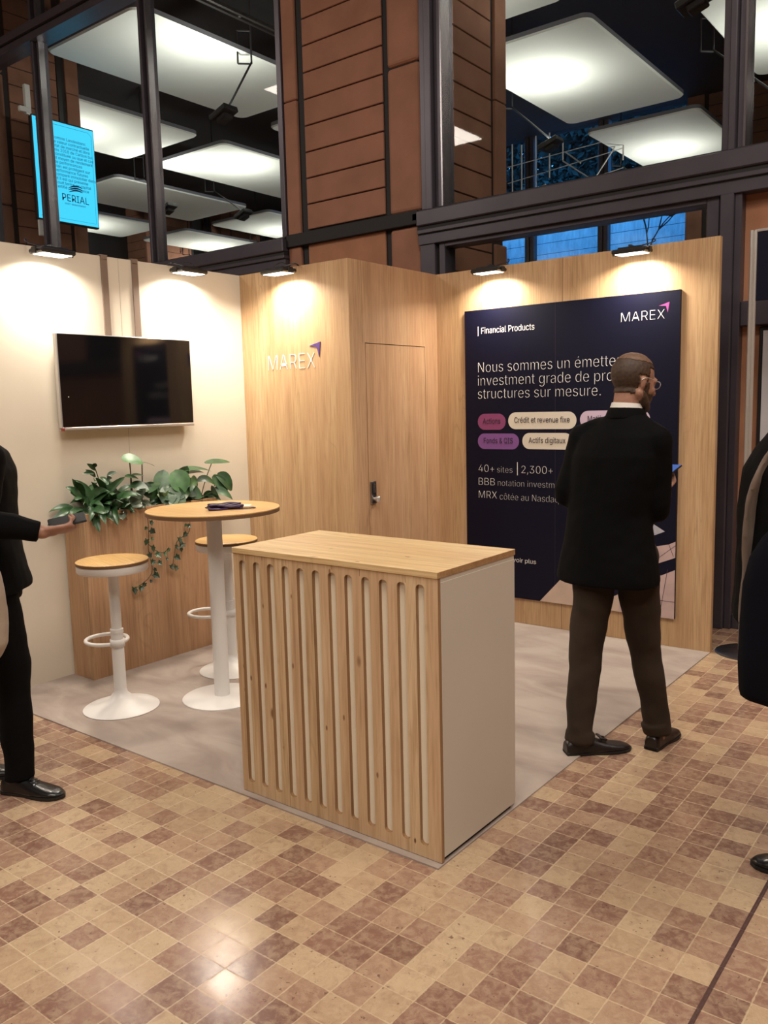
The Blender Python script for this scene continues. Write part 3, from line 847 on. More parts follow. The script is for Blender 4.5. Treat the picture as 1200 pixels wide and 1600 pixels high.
# outside, beyond the far windows
bm = BM(); box(bm, -16, 6, 17.0, 17.3, 0, 7.2)
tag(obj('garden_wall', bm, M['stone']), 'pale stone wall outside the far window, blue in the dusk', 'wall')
def blob_leaves(bm, c, r, n, size, rnd):
    for _ in range(n):
        while True:
            d = Vector((rnd.uniform(-1, 1), rnd.uniform(-1, 1), rnd.uniform(-1, 1)))
            if .35 < d.length < 1: break
        p = Vector(c) + Vector((d.x * r[0], d.y * r[1], d.z * r[2]))
        a = Vector((rnd.gauss(0, 1), rnd.gauss(0, 1), rnd.gauss(0, 1))).normalized(); b = a.orthogonal().normalized()
        s = size * rnd.uniform(.6, 1.3)
        bm.faces.new([bm.verts.new(p + a * s), bm.verts.new(p + b * s * .45), bm.verts.new(p - a * s), bm.verts.new(p - b * s * .45)])
rnd = random.Random(4)
for x, lab in ((-11.2, 'dark leafy tree outside at the left end of the far window'), (-8.5, 'dark leafy tree outside behind the left mullion of the far window'), (-6.6, 'dark leafy tree outside left of the middle of the far window'), (-4.6, 'dark leafy tree outside behind the middle of the far window'), (-2.2, 'dark leafy tree outside at the right of the far window')):
    t = thing('leafy_tree', lab, 'tree', (x, 20.5, 0), 0, 'trees beyond the garden wall')
    bm = BM(); tube(bm, [(0, 0, 0), (.1, 0, 3), (0, .1, 6), (.15, 0, 9)], [.22, .19, .15, .06], 10, sub=3)
    for k in range(7):
        a = rnd.uniform(0, 6.28); z = 5 + k * .6
        tube(bm, [(0, 0, z), (math.cos(a) * .9, math.sin(a) * .6, z + .7), (math.cos(a) * 1.5, math.sin(a) * .9, z + 1.0)], [.07, .045, .015], 6)
    obj('trunk', bm, M['bark'], t)
    bm = BM()
    for k in range(12):
        blob_leaves(bm, (rnd.uniform(-.75, .75), rnd.uniform(-.7, .7), rnd.uniform(7.6, 13.0)), (1.1, .8, 1.0), 620, .15, rnd)
    obj('crown', bm, M['leaf_night'], t)

def bare_tree(loc):
    t = thing('bare_tree', 'bare branched tree in front of the blue stone wall outside', 'tree', loc)
    rnd = random.Random(12)
    bm = BM()
    def grow(p, d, L, r, lev):
        q = p + d * L + Vector((rnd.gauss(0, .05), rnd.gauss(0, .05), 0)) * L
        tube(bm, [p, (p + q) / 2 + Vector((rnd.gauss(0, .04), rnd.gauss(0, .04), 0)) * L, q], [r, r * .85, r * .7], 6 if lev < 3 else 4)
        if lev >= 7: return
        if lev == 0: L = .72
        for k in range(2 if lev != 1 else 3):
            a = Vector((rnd.gauss(0, .55), rnd.gauss(0, .25), rnd.uniform(-.05, .3)))
            grow(q, (d + a).normalized(), L * rnd.uniform(.62, .84), r * .72, lev + 1)
    grow(Vector((0, 0, 0)), Vector((.02, 0, 1)), 5.15, .032, 0)
    obj('branches', bm, M['bark'], t)
bare_tree((-4.02, 15.6, 0))

# ------------------------------------------------------------------ right edge: banner stand and framed picture
t = thing('banner_stand', 'silver banner post on a round dark base beside the stand wall', 'stand', (2.185, .13, 0))
bm = BM(); lathe(bm, [(0, 0), (.185, 0), (.185, .006), (.17, .012), (.03, .016), (0, .016)], 56); obj('base', bm, M['base_steel'], t, autosmooth=40)
bm = BM()
for dx in (-.045, -.022): tube(bm, [(dx, 0, .012), (dx, 0, 2.535)], .010, 14)
box(bm, -.040, -.026, -.004, .004, .02, 2.53)
obj('post', bm, M['chrome'], t, autosmooth=50)
bm = BM(); box(bm, -.012, .62, -.006, .006, 2.13, 2.525, .002); o = obj('banner', bm, M['navy'], t); o['label'] = 'dark navy banner panel'
bm = BM(); box(bm, -.014, .622, -.010, .010, 2.522, 2.537, .003); obj('top_rail', bm, M['chrome'], t)

t = thing('framed_board', 'dark framed pale board on the terracotta panel right of the banner post', 'board', (2.06, .715, 0))
bm = BM(); box(bm, 0, .9, -.03, 0, 1.05, 2.02, .004); obj('frame', bm, M['black_metal'], t)
bm = BM(); box(bm, .025, .875, -.034, -.028, 1.075, 1.995); obj('board_face', bm, M['picture_white'], t)
bm = BM(); box(bm, .11, .35, -.037, -.033, 1.55, 1.82); obj('paper_sheet', bm, M['paper'], t)

# ================================================================== THINGS ON THE STAND
# ---- flood lights on the stand walls
def flood(loc, inward, label, right, out_=.13):
    """loc: wall top point under which the lamp hangs; inward: unit vector from the wall into the room"""
    t = thing('flood_light', label, 'lamp', loc, math.atan2(inward[1], inward[0]) + R(90), 'flood lights along the stand walls')
    # local: -y points into the room, x along the wall, z up; origin at the wall top
    tilt = R(2)
    c = Vector((0, -out_, -.045))
    ay = Vector((0, -math.cos(tilt), -math.sin(tilt))).normalized()
    ax = Vector((-1, 0, 0)); az = ax.cross(ay)
    bm = BM(); obox(bm, c, ax, ay, az, .105, .07, .014, .008)
    obox(bm, c + az * .016, ax, ay, az, .075, .045, .010, .004)
    obj('housing', bm, M['lamp_black'], t)
    bm = BM(); obox(bm, c - az * .0145, ax, ay, az, .085, .055, .002); obj('lens', bm, M['lens'], t)
    bm = BM()
    bm.free()
    for sx in (-.112, .112):
        bm = BM(); obox(bm, c + ax * sx, ax, ay, az, .005, .022, .018, .003)
        obj('side_bracket', bm, M['lamp_black'], t)
    bm = BM()
    tube(bm, [(right * .05, .012, .004), (right * .05, -.01, .012), (right * .05, -.05, .006), c + az * .02 + ax * right * .04], .006, 8, sub=4)
    obj('arm', bm, M['lamp_black'], t)
    bm = BM(); tube(bm, [(-right * .06, .025, -.02), (-right * .07, .012, .03), (-right * .09, -.02, .035), (-right * .10, -.06, .005), c + az * .015 - ax * right * .08], .0035, 6, sub=5)
    obj('cable', bm, M['black_metal'], t)
    area_light('flood', c - az * .019, .15, FLOOD_W, (1.0, .90, .76), -az, .09, 150, t)
flood((-1.0, -2.515, H), (1, 0), 'black flood light at the left end of the cream wall top', 1)
flood((-1.0, -1.56, H), (1, 0), 'black flood light on the cream wall top right of the straps', -1)
flood((-.487, -1.0, H), (0, -1), 'black flood light above the white lettering on the oak wall', 1)
flood((.517, 0.0, H), (0, -1), 'black flood light above the left half of the poster', -1)
flood((1.52, 0.0, H), (0, -1), 'black flood light above the right half of the poster', -1)

# ---- raised letters on the storage front
t = thing('wall_lettering', 'thin white raised letters with a purple arrow on the oak wall', 'sign', (-.745, -1.0, 1.829))
text('lettering', 'MAREX', .146, (0, -.0015, .002), M['ink_white'], t, width=.44, thin=-.0038, extrude=.0014)
bm = BM(); prism(bm, [(.395, .150), (.494, .172), (.480, .072), (.462, .138)], -.004, 0)
o = obj('arrow_mark', bm, M['purple'], t); o['label'] = 'purple arrow mark'

# ---- television and its hanging straps
t = thing('television', 'black wall television with silver bezel on the cream wall', 'television', (-1.0, -2.012, 1.475))
bm = BM(); box(bm, .032, .068, -.483, .483, 0, .556, .004); box(bm, .001, .034, -.2, .2, .12, .42, .006); obj('cabinet', bm, M['tv_frame'], t)
bm = BM(); box(bm, .0685, .0705, -.476, .476, .016, .550); obj('screen', bm, M['tv_black'], t)
bm = BM(); box(bm, .040, .073, -.483, .483, -.004, .014, .003); o = obj('bottom_bezel', bm, M['tv_frame'], t); o['label'] = 'bright silver bottom bezel'
bm = BM(); box(bm, .06, .074, -.487, -.468, -.006, .012, .002); o = obj('corner_badge', bm, plain('red_badge', (.25, .04, .03), .5), t)
bm = BM(); lathe(bm, [(0, 0), (.003, 0), (.003, .001), (0, .001)], 10); bm.transform(Matrix.Translation((.0706, -.43, .19)) @ Matrix.Rotation(R(90), 4, 'Y')); obj('indicator', bm, M['ink_white'], t)
for y, lab in ((-2.105, 'taupe hanging strap above the television, the left one'), (-1.885, 'taupe hanging strap above the television, the right one')):
    t = thing('hanging_strap', lab, 'strap', (-1.0, y, 2.03), 0, 'straps the television hangs from')
    bm = BM(); box(bm, .001, .010, -.023, .023, -.05, H - 2.03 + .006, .002); obj('band', bm, M['strap'], t)
    bm = BM(); box(bm, -.044, .012, -.026, .026, H - 2.03, H - 2.03 + .008, .002); box(bm, .008, .014, -.020, .020, H - 2.03 - .02, H - 2.03 + .008, .002)
    obj('top_hook', bm, M['strap'], t)

# ---- poster
t = thing('poster_panel', 'large navy poster panel with white French text on the oak wall', 'poster', (.252, 0, .19))
PX, PZ = .252, .19
def pp(x, z): return (x - PX, z - PZ)
bm = BM(); box(bm, 0, 1.530, -.020, -.001, 0, 2.032)
obj('panel', bm, M['navy'], t)
bm = BM(); box(bm, .706, .7075, -.0205, -.02, 0, 2.032); obj('panel_joint', bm, M['ink_dark'], t)
def ptext(name, s, size, x, z, mat=M['ink_white'], width=None, thin=0.0, al='LEFT'):
    a, b = pp(x, z); return text(name, s, size, (a, -.0207, b), mat, t, width, thin, al)
def pill(x0, x1, z0, z1, mat, s, size, mt, width):
    bm = BM(); prism(bm, [pp(x, z) for x, z in rounded(x0, x1, z0, z1, (z1 - z0) / 2 - .001, 8)], -.0206, -.0195)
    o = obj('label_pill', bm, mat, t)
    a, b = pp((x0 + x1) / 2 - width / 2, (z0 + z1) / 2 - size * .25)
    text('pill_text', s, size, (a - (0), -.0214, b), mt, o, width)
bm = BM(); prism(bm, [pp(*q) for q in ((.361, 2.043), (.366, 2.043), (.366, 2.108), (.361, 2.108))], -.0206, -.0195); obj('rule_line', bm, M['ink_white'], t)
ptext('text_line', 'Financial Products', .058, .389, 2.056, width=.416)
ptext('logo_lettering', 'MAREX', .082, 1.412, 2.056, width=.275, thin=-.002)
bm = BM(); prism(bm, [pp(*q) for q in ((1.650, 2.136), (1.716, 2.155), (1.706, 2.092), (1.695, 2.132))], -.0206, -.0195); obj('logo_arrow', bm, M['magenta'], t)
hs = .100
def natural(w):
    me = text_mesh(w, hs); xs = [v.co.x for v in me.vertices]; bpy.data.meshes.remove(me)
    return max(xs) - min(xs)
squeeze = .922 / natural('structures sur mesure.')
for w, x, z in (('Nous sommes un émetteur', .361, 1.787), ('investment grade de produits', .359, 1.694), ('structures sur mesure.', .358, 1.602)):
    ptext('heading_text', w, hs, x, z, thin=-.0026, width=natural(w) * squeeze)
pill(.354, .580, 1.383, 1.496, M['pill_plum'], 'Actions', .052, M['ink_dark'], .142)
pill(.601, 1.113, 1.387, 1.503, M['pill_cream'], 'Crédit et revenue fixe', .052, M['ink_dark'], .415)
pill(1.138, 1.607, 1.391, 1.506, M['pill_lilac'], 'Matières premières', .052, M['ink_dark'], .36)
pill(.353, .685, 1.246, 1.357, M['pill_violet'], 'Fonds & QIS', .052, M['ink_dark'], .235)
pill(.711, 1.085, 1.250, 1.361, M['pill_cream'], 'Actifs digitaux', .052, M['ink_dark'], .275)
ptext('text_line', '40+', .073, .357, 1.082, width=.128, thin=-.0018)
ptext('text_line', 'sites', .060, .510, 1.081, M['ink_grey'], width=.122, thin=-.0018)
bm = BM(); prism(bm, [pp(*q) for q in ((.669, 1.066), (.674, 1.066), (.674, 1.158), (.669, 1.158))], -.0206, -.0195); obj('rule_line', bm, M['ink_white'], t)
ptext('text_line', '2,300+', .073, .704, 1.082, width=.238, thin=-.0018)
ptext('text_line', 'BBB', .073, .357, .987, width=.132, thin=-.0018)
ptext('text_line', 'notation investment grade', .060, .515, .987, M['ink_grey'], width=.70, thin=-.0018)
ptext('text_line', 'MRX', .073, .357, .893, width=.148, thin=-.0018)
ptext('text_line', 'côtée au Nasdaq', .064, .530, .889, M['ink_grey'], width=.455, thin=-.0018)
ptext('text_line', 'En savoir plus', .042, .520, .449, M['ink_grey'], width=.295)
art = [
    ('art_shape', [(.845, .1905), (1.030, .392), (1.300, .245), (1.42, .31), (1.42, .1905)], 'art_sand'),
    ('art_shape', [(1.42, .1905), (1.42, .40), (1.60, .44), (1.695, .462), (1.781, .505), (1.781, .1905)], 'art_rose'),
    ('art_shape', [(1.30, .50), (1.56, .62), (1.658, .645), (1.74, .665), (1.781, .685), (1.781, .583), (1.681, .541), (1.45, .44)], 'art_rose'),
    ('art_shape', [(1.50, .72), (1.635, .790), (1.713, .745), (1.657, .720), (1.56, .69)], 'art_grey'),
]
for k, (n_, poly, m) in enumerate(art):
    bm = BM(); prism(bm, [pp(*q) for q in poly], -.0206 - .0001 * k, -.0195); obj(n_, bm, M[m], t)
bm = BM()
def line(a, b, w=.003):
    a, b = Vector(pp(*a)), Vector(pp(*b)); d = (b - a).normalized(); n_ = Vector((-d.y, d.x)) * w / 2
    prism(bm, [tuple(a + n_), tuple(a - n_), tuple(b - n_), tuple(b + n_)], -.0213, -.0195)
line((1.735, .505), (1.69, .215)); line((1.60, .30), (1.781, .30)); line((1.55, .47), (1.781, .66)); line((1.74, .665), (1.77, .59))
obj('art_lines', bm, M['art_line'], t)

# ---- counter with slotted pine front
CX0, CX1, CY0, CY1, CH = 1.010, 1.996, -2.970, -2.455, 1.025
t = thing('reception_counter', 'pine topped counter with a slotted front and pale sides', 'counter', ((CX0 + CX1) / 2, (CY0 + CY1) / 2, .006))
ox, oy = (CX0 + CX1) / 2, (CY0 + CY1) / 2
hx, hy = (CX1 - CX0) / 2, (CY1 - CY0) / 2
Z = lambda z: z - .006
bm = BM()
box(bm, hx - .019, hx, -hy + .018, hy, Z(.022), Z(.988), .0015)
box(bm, -hx, -hx + .019, -hy + .018, hy, Z(.022), Z(.988), .0015)
box(bm, -hx + .019, hx - .019, hy - .3, hy - .28, Z(.022), Z(.988))
box(bm, -hx + .019, hx - .019, -hy + .045, hy - .02, Z(.03), Z(.05))
obj('side_panels', bm, M['pale_panel'], t)
for xa in (hx - .012, -hx + .001):
    bm = BM(); box(bm, xa, xa + .011, -hy + .014, hy - .004, Z(.988), Z(1.003)); obj('top_rail', bm, M['pale_panel'], t)
bm = BM(); box(bm, -hx + .012, hx - .012, -hy + .02, hy - .02, 0, Z(.022)); obj('plinth', bm, M['dark_gap'], t)
bm = BM(); box(bm, -hx + .02, hx - .02, -hy + .016, -hy + .030, Z(.03), Z(.99)); obj('back_board', bm, M['slot_back'], t)
bm = BM(); box(bm, -hx - .004, hx + .002, -hy - .004, hy + .002, Z(1.003), Z(1.025), .001)
for f in bm.faces:
    if abs(f.normal.z) < .5: f.material_index = 1 if abs(f.normal.x) > .5 else 0
obj('counter_top', bm, [M['pine_h'], M['pine_edge']], t)
# front board with twelve through slots
def slotted():
    bm = BM()
    z0, z1 = Z(.008), Z(1.002)
    n, p, w = 12, .0785, .036
    s0 = 1.0425 - ox
    sz0, sz1 = Z(.052), Z(.976)
    r = w * .42; seg = 4
    yf, yb = -hy, -hy + .0155
    def arc(cx, cz, a0, a1): return [(cx + r * math.cos(R(a0 + (a1 - a0) * k / seg)), cz + r * math.sin(R(a0 + (a1 - a0) * k / seg))) for k in range(seg + 1)]
    F = {}
    def V(x, z, y):
        k = (round(x, 6), round(z, 6), y)
        if k not in F: F[k] = bm.verts.new((x, y, z))
        return F[k]
    def face(poly, mi=0):
        bm.faces.new([V(x, z, yf) for x, z in poly]).material_index = mi
        bm.faces.new([V(x, z, yb) for x, z in reversed(poly)]).material_index = mi
    xl = -hx
    for i in range(n):
        a, b = s0 + i * p, s0 + i * p + w
        xr = b + (p - w) / 2 if i < n - 1 else hx
        top = arc(b - r, sz1 - r, 0, 90) + arc(a + r, sz1 - r, 90, 180)
        bot = arc(a + r, sz0 + r, 180, 270) + arc(b - r, sz0 + r, 270, 360)
        loop = top + bot
        face([(xl, z1), (xl, z0), (a + r, z0)] + list(reversed(bot[:seg + 1])) + list(reversed(top[seg + 1:])) + [(a + r, z1)])
        face([(a + r, z1), (a + r, sz1), (b - r, sz1), (b - r, z1)])
        face([(a + r, sz0), (a + r, z0), (b - r, z0), (b - r, sz0)])
        face([(xr, z0), (xr, z1), (b - r, z1)] + list(reversed(top[:seg + 1])) + list(reversed(bot[seg + 1:])) + [(b - r, z0)])
        L = len(loop)
        for k in range(L):
            p0, p1 = loop[k], loop[(k + 1) % L]
            if abs(p0[0] - p1[0]) + abs(p0[1] - p1[1]) < 1e-7: continue
            bm.faces.new((V(*p0, yf), V(*p1, yf), V(*p1, yb), V(*p0, yb))).material_index = 1
        xl = xr
    for (xa, za, xb, zb) in ((-hx, z0, -hx, z1), (hx, z1, hx, z0)):
        bm.faces.new((V(xa, za, yf), V(xb, zb, yf), V(xb, zb, yb), V(xa, za, yb))).material_index = 1
    return bm
obj('front_board', slotted(), [M['pine_v'], M['slot_edge']], t)
bm = BM()
for x in (-.42, -.33, -.20, .03, .16, .36): box(bm, x, x + .0012, -hy - .0004, -hy + .004, Z(.977 + .01 * ((int(x * 100)) % 2)), Z(1.002))
obj('board_joints', bm, M['groove'], t)

# ---- bar table
def disc(bm, r, z0, z1, b=.002, n=72): lathe(bm, [(0, z0), (r - b, z0), (r, z0 + b), (r, z1 - b), (r - b, z1), (0, z1)], n)
t = thing('bar_table', 'tall round bar table with pale wood top and white column', 'table', (.075, -2.262, .006))
bm = BM(); lathe(bm, [(0, 0), (.215, 0), (.215, .006), (.208, .010), (.06, .018), (0, .018)], 72); obj('base', bm, M['white_metal'], t, autosmooth=30)
bm = BM(); lathe(bm, [(0, .014), (.041, .014), (.041, 1.022), (0, 1.022)], 40); obj('column', bm, M['white_metal'], t, autosmooth=30)
bm = BM(); disc(bm, .352, 1.022, 1.040, .001); obj('top_edge', bm, M['ply_edge'], t, autosmooth=30)
bm = BM(); disc(bm, .352, 1.0402, 1.046, .001); obj('table_top', bm, M['seat_wood'], t, autosmooth=30)
TABLE_Z = .006 + 1.046

# ---- bar stools
def stool_parts(t):
    bm = BM(); lathe(bm, [(0, 0), (.195, 0), (.197, .004), (.190, .009), (.12, .030), (.06, .058), (.036, .085), (.033, .10), (0, .10)], 72); obj('base', bm, M['white_metal'], t, autosmooth=40)
    bm = BM(); lathe(bm, [(0, .09), (.032, .09), (.032, .42), (0, .42)], 32); obj('lower_column', bm, M['white_metal'], t, autosmooth=30)
    bm = BM(); lathe(bm, [(0, .41), (.034, .41), (.034, .43), (.027, .432), (.027, .74), (0, .74)], 32); obj('upper_column', bm, M['white_metal'], t, autosmooth=30)
    bm = BM()
    lathe(bm, [(.028, .335), (.038, .335), (.038, .375), (.028, .375)], 32)
    pts = [(-.03, -.02, .355)]
    cx, r = -.17, .118
    ring = [(cx + r * math.cos(a), r * .92 * math.sin(a), .335) for a in [2 * math.pi * k / 36 for k in range(36)]]
    tube(bm, ring, .0105, 10, closed=True)
    obj('footrest_ring', bm, M['white_metal'], t, smooth=True)
    bm = BM(); lathe(bm, [(0, .735), (.10, .735), (.176, .742), (.181, .750), (.181, .782), (0, .782)], 64); obj('seat_ring', bm, M['white_metal'], t, autosmooth=35)
    bm = BM(); disc(bm, .183, .7825, .796, .001); obj('seat_edge', bm, M['ply_edge'], t, autosmooth=30)
    bm = BM(); lathe(bm, [(0, .7962), (.183, .7962), (.183, .799), (.178, .802), (0, .803)], 64); obj('seat', bm, M['seat_wood'], t, autosmooth=40)
st = thing('bar_stool', 'white bar stool with wooden seat in front of the planter', 'stool', (-.262, -2.672, .006), R(-15), 'bar stools at the round table')
stool_parts(st)
s2 = st.copy(); COL.objects.link(s2); s2.location = (-.25, -1.895, .006); s2.rotation_euler = (0, 0, R(10))
s2['label'] = 'white bar stool half hidden behind the table column and counter'
for ch in list(st.children):
    c = ch.copy(); COL.objects.link(c); c.parent = s2

# ---- lanyard and card on the table
t = thing('lanyard', 'bundled dark purple lanyard on the round table', 'lanyard', (.185, -2.275, TABLE_Z))
bm = BM()
rnd = random.Random(3)
for k in range(7):
    a = rnd.uniform(-.25, .25); L = .085 + rnd.uniform(-.012, .012)
    pts = []
    for u in range(9):
        s = u / 8 * 2 - 1
        p = Vector((s * L, .018 * math.sin(k * 1.3 + s * 2.2) + (k - 3) * .006, .005 + .0036 * k + .002 * math.sin(s * 5 + k)))
        p = Matrix.Rotation(a * .4 + R(55), 4, 'Z') @ p
        pts.append(p)
    tube(bm, pts, .0115, 8, flat=.6, flat_axis=(0, 0, 1), sub=2)
pts = [Matrix.Rotation(R(55), 4, 'Z') @ Vector(p) for p in ((.05, -.02, .005), (.10, -.045, .004), (.145, -.03, .004), (.15, .0, .004), (.11, .012, .004), (.05, .01, .006))]
tube(bm, pts, .006, 6, flat=.35, flat_axis=(0, 0, 1), sub=4)
obj('strap', bm, M['lanyard'], t, smooth=True)
bm = BM(); pts = [Matrix.Rotation(R(55), 4, 'Z') @ Vector(p) for p in ((-.085, .0, .012), (-.10, .005, .014), (-.095, .02, .012))]
tube(bm, pts, .004, 8, sub=3); obj('clip', bm, M['black_metal'], t, smooth=True)
t = thing('paper_card', 'white paper card beside the lanyard on the round table', 'card', (.115, -2.13, TABLE_Z), R(40))
bm = BM(); box(bm, -.075, .075, -.045, .045, 0, .0015); obj('sheet', bm, M['card'], t)

# ---- planter box
PY0, PY1, PXA, PXB, PT = -2.495, -1.490, -.985, -.780, .985
t = thing('planter_box', 'tall oak planter box against the cream wall', 'planter', ((PXA + PXB) / 2, (PY0 + PY1) / 2, .006))
cx, cy = (PXA + PXB) / 2, (PY0 + PY1) / 2; ax_, ay_ = (PXB - PXA) / 2, (PY1 - PY0) / 2
bm = BM()
box(bm, ax_ - .019, ax_, -ay_, ay_, 0, PT, .001); box(bm, -ax_, -ax_ + .019, -ay_, ay_, 0, PT, .001)
box(bm, -ax_ + .019, ax_ - .019, -ay_, -ay_ + .019, 0, PT, .001); box(bm, -ax_ + .019, ax_ - .019, ay_ - .019, ay_, 0, PT, .001)
obj('box', bm, M['oak_warm'], t)
bm = BM(); box(bm, -ax_ + .019, ax_ - .019, -ay_ + .019, ay_ - .019, PT - .12, PT - .03); obj('soil', bm, M['soil'], t)
SZ = .006 + PT - .03

# ---- plants
def leaf(bm, base, d, L, w, droop=.4, up=None, shape='lance', fold=.18, nl=9, mat=0, lobes=0):
    """one curved leaf blade with a folded midrib"""
    d = Vector(d).normalized(); base = Vector(base)
    upv = Vector(up) if up is not None else Vector((0, 0, 1))
    side = d.cross(upv)
    if side.length < .05: side = d.cross(Vector((1, 0, 0)))
    side.normalize()
    rows = []
    p = base.copy(); dirn = d.copy(); step = L / nl
    for i in range(nl + 1):
        u = i / nl
        if shape == 'lance': ww = w * math.sin(math.pi * min(1, u * .97 + .03)) ** .8 * (1 - .25 * u)
        elif shape == 'oval': ww = w * math.sin(math.pi * (u * .95 + .04)) ** .6
        elif shape == 'heart': ww = w * (math.sin(math.pi * (.18 + .82 * u)) ** .85 if u > .02 else .45)
        else: ww = w * math.sin(math.pi * u)
        if i == nl: ww = 0.0004
        n = side.cross(dirn).normalized()
        rows.append([bm.verts.new(p + side * ww * s + n * abs(s) * ww * fold * 2) for s in (-1, -.5, 0, .5, 1)])
        p = p + dirn * step
        dirn = (dirn + Vector((0, 0, -1)) * droop * (1.6 / nl)).normalized()
    for a, b in zip(rows, rows[1:]):
        for k in range(4):
            bm.faces.new((a[k], a[k + 1], b[k + 1], b[k])).material_index = mat
    return p

def plant(name, label, y, x=-.88): return thing(name, label, 'plant', (x, y, SZ), 0, 'plants in the oak planter')

rnd = random.Random(7)
ROOM = (.72, -.45, .45)       # leaves turn their upper side to the room
# pointed leaved plant at the left end
t = plant('leafy_plant', 'bushy plant with long pointed leaves at the left end of the planter', -2.335)
bm = BM(); bs = BM()
for k in range(74):
    a = rnd.uniform(0, 6.283); el = rnd.uniform(.05, 1.25)
    L = rnd.uniform(.11, .21); d = Vector((math.cos(a) * math.cos(el) * .6 + .12, math.sin(a) * math.cos(el), math.sin(el)))
    b = Vector((rnd.uniform(-.05, .05), rnd.uniform(-.09, .10), 0)); q = b + d.normalized() * rnd.uniform(.02, .12) + Vector((0, 0, .015))
    tube(bs, [b, q], .002, 5); leaf(bm, q, d, L, rnd.uniform(.020, .034), rnd.uniform(.5, 1.3), up=(ROOM[0] + rnd.uniform(-.5, .3), ROOM[1] + rnd.uniform(-.5, .5), ROOM[2] + .3), shape='oval' if k % 3 else 'lance', fold=.12)
obj('leaves', bm, M['leaf_mid'], t, smooth=True); obj('stems', bs, M['stem'], t)
for dz, dy, dx in ((.29, .0, .0), (.23, .06, .03)):
    bm = BM(); tube(bm, [(dx, dy, 0), (dx + .01, dy + .02, dz * .6), (dx, dy, dz)], .003, 6, sub=3)
    for q in range(6): leaf(bm, (dx, dy, dz - .02 * q), (rnd.uniform(-.5, 1), rnd.uniform(-1, 1), .45), .075, .016, .5, up=ROOM)
    obj('shoot', bm, M['leaf_deep'], t, smooth=True)
# grey green plant
t = plant('leafy_plant', 'grey green plant between the pointed leaved plant and the tall stems', -2.15, -.85)
bm = BM(); bs = BM()
for k in range(34):
    a = rnd.uniform(0, 6.283); el = rnd.uniform(.1, 1.2); d = Vector((math.cos(a) * math.cos(el), math.sin(a) * math.cos(el), math.sin(el)))
    q = Vector((rnd.uniform(-.03, .03), rnd.uniform(-.05, .05), 0)) + d * rnd.uniform(.03, .11)
    tube(bs, [(0, 0, 0), q], .0018, 5); leaf(bm, q, d, rnd.uniform(.07, .11), rnd.uniform(.024, .036), .7, up=ROOM, shape='oval')
obj('leaves', bm, M['leaf_grey'], t, smooth=True); obj('stems', bs, M['stem'], t)
# tall thin stems with round leaves
t = plant('round_leaved_plant', 'tall plant with round leaves on thin upright stems', -2.06)
bm = BM()
stems = [((0, -.02, 0), (.0, -.025, .15), (.0, -.03, .310)), ((.01, .03, 0), (.01, .045, .15), (.0, .06, .30)), ((.0, -.045, 0), (.02, -.05, .09), (.03, -.05, .215)), ((.02, .0, 0), (.03, .0, .08), (.04, -.01, .16))]
for s_ in stems: tube(bm, list(s_), .0038, 7, sub=4)
obj('stems', bm, M['stem_brown'], t, smooth=True)
for (b, d, L, w, m, up) in (((.0, -.085, .325), (.35, .9, .02), .135, .052, 'leaf_fresh', (.55, -.2, .8)), ((.0, .06, .295), (.2, 1, -.12), .09, .018, 'leaf_mid', (.1, -.1, 1)),
        ((.03, -.09, .22), (.3, .9, .0), .085, .030, 'leaf_mid', (.3, -.2, .9)), ((.03, -.04, .225), (.3, .9, .1), .075, .022, 'leaf_mid', (.2, -.3, .9)), ((.04, -.06, .165), (.5, .8, -.1), .115, .046, 'leaf_deep', (.55, -.3, .8)), ((.04, .0, .16), (.6, .6, -.5), .10, .040, 'leaf_deep', ROOM)):
    bm = BM(); leaf(bm, b, d, L, w, .35, up=up, shape='oval', fold=.06); obj('leaf', bm, M[m], t, smooth=True)
# big leaved plant in the middle
t = plant('big_leaved_plant', 'large glossy leaved plant in the middle of the planter', -1.84)
bm = BM()
UPV = (.25, -.3, .9)
for k, (d, L, w, h, m, up) in enumerate((((.5, .2, -.6), .155, .068, .225, 'leaf_fresh', (.8, -.5, .25)), ((.15, .95, .22), .26, .040, .215, 'leaf_mid', UPV), ((.2, .9, .30), .20, .045, .19, 'leaf_deep', UPV), ((.2, .35, .9), .17, .045, .11, 'leaf_mid', (.9, -.3, .0)), ((.5, -.8, -.1), .15, .050, .165, 'leaf_deep', UPV), ((.5, -.6, -.5), .17, .055, .13, 'leaf_deep', ROOM),
        ((.6, .8, -.1), .20, .05, .13, 'leaf_deep', ROOM), ((.8, .3, -.4), .17, .06, .11, 'leaf_mid', ROOM), ((.1, .8, .5), .20, .05, .10, 'leaf_deep', ROOM), ((.2, -.7, .6), .17, .055, .08, 'leaf_mid', ROOM), ((.9, -.5, -.3), .15, .05, .09, 'leaf_deep', ROOM), ((-.2, .3, 1), .16, .055, .09, 'leaf_mid', ROOM), ((.5, .2, .2), .15, .055, .07, 'leaf_deep', ROOM), ((.5, 1, .1), .18, .05, .08, 'leaf_deep', ROOM), ((.4, -1, .0), .16, .05, .07, 'leaf_deep', ROOM), ((.6, .9, -.3), .16, .05, .12, 'leaf_mid', ROOM))):
    b = Vector((rnd.uniform(-.03, .03), rnd.uniform(-.06, .06), 0)); q = Vector((b.x + d[0] * .03, b.y + d[1] * .06, h))
    if k == 0: q = Vector((.05, .035, h))
    tube(bm, [b, (b + q) / 2 + Vector((0, 0, .02)), q], .003, 6, sub=3)
    bl = BM(); leaf(bl, q, d, L, w, .40, up=up, shape='oval', fold=.08); obj('leaf', bl, M[m], t, smooth=True)
obj('stems', bm, M['stem'], t, smooth=True)
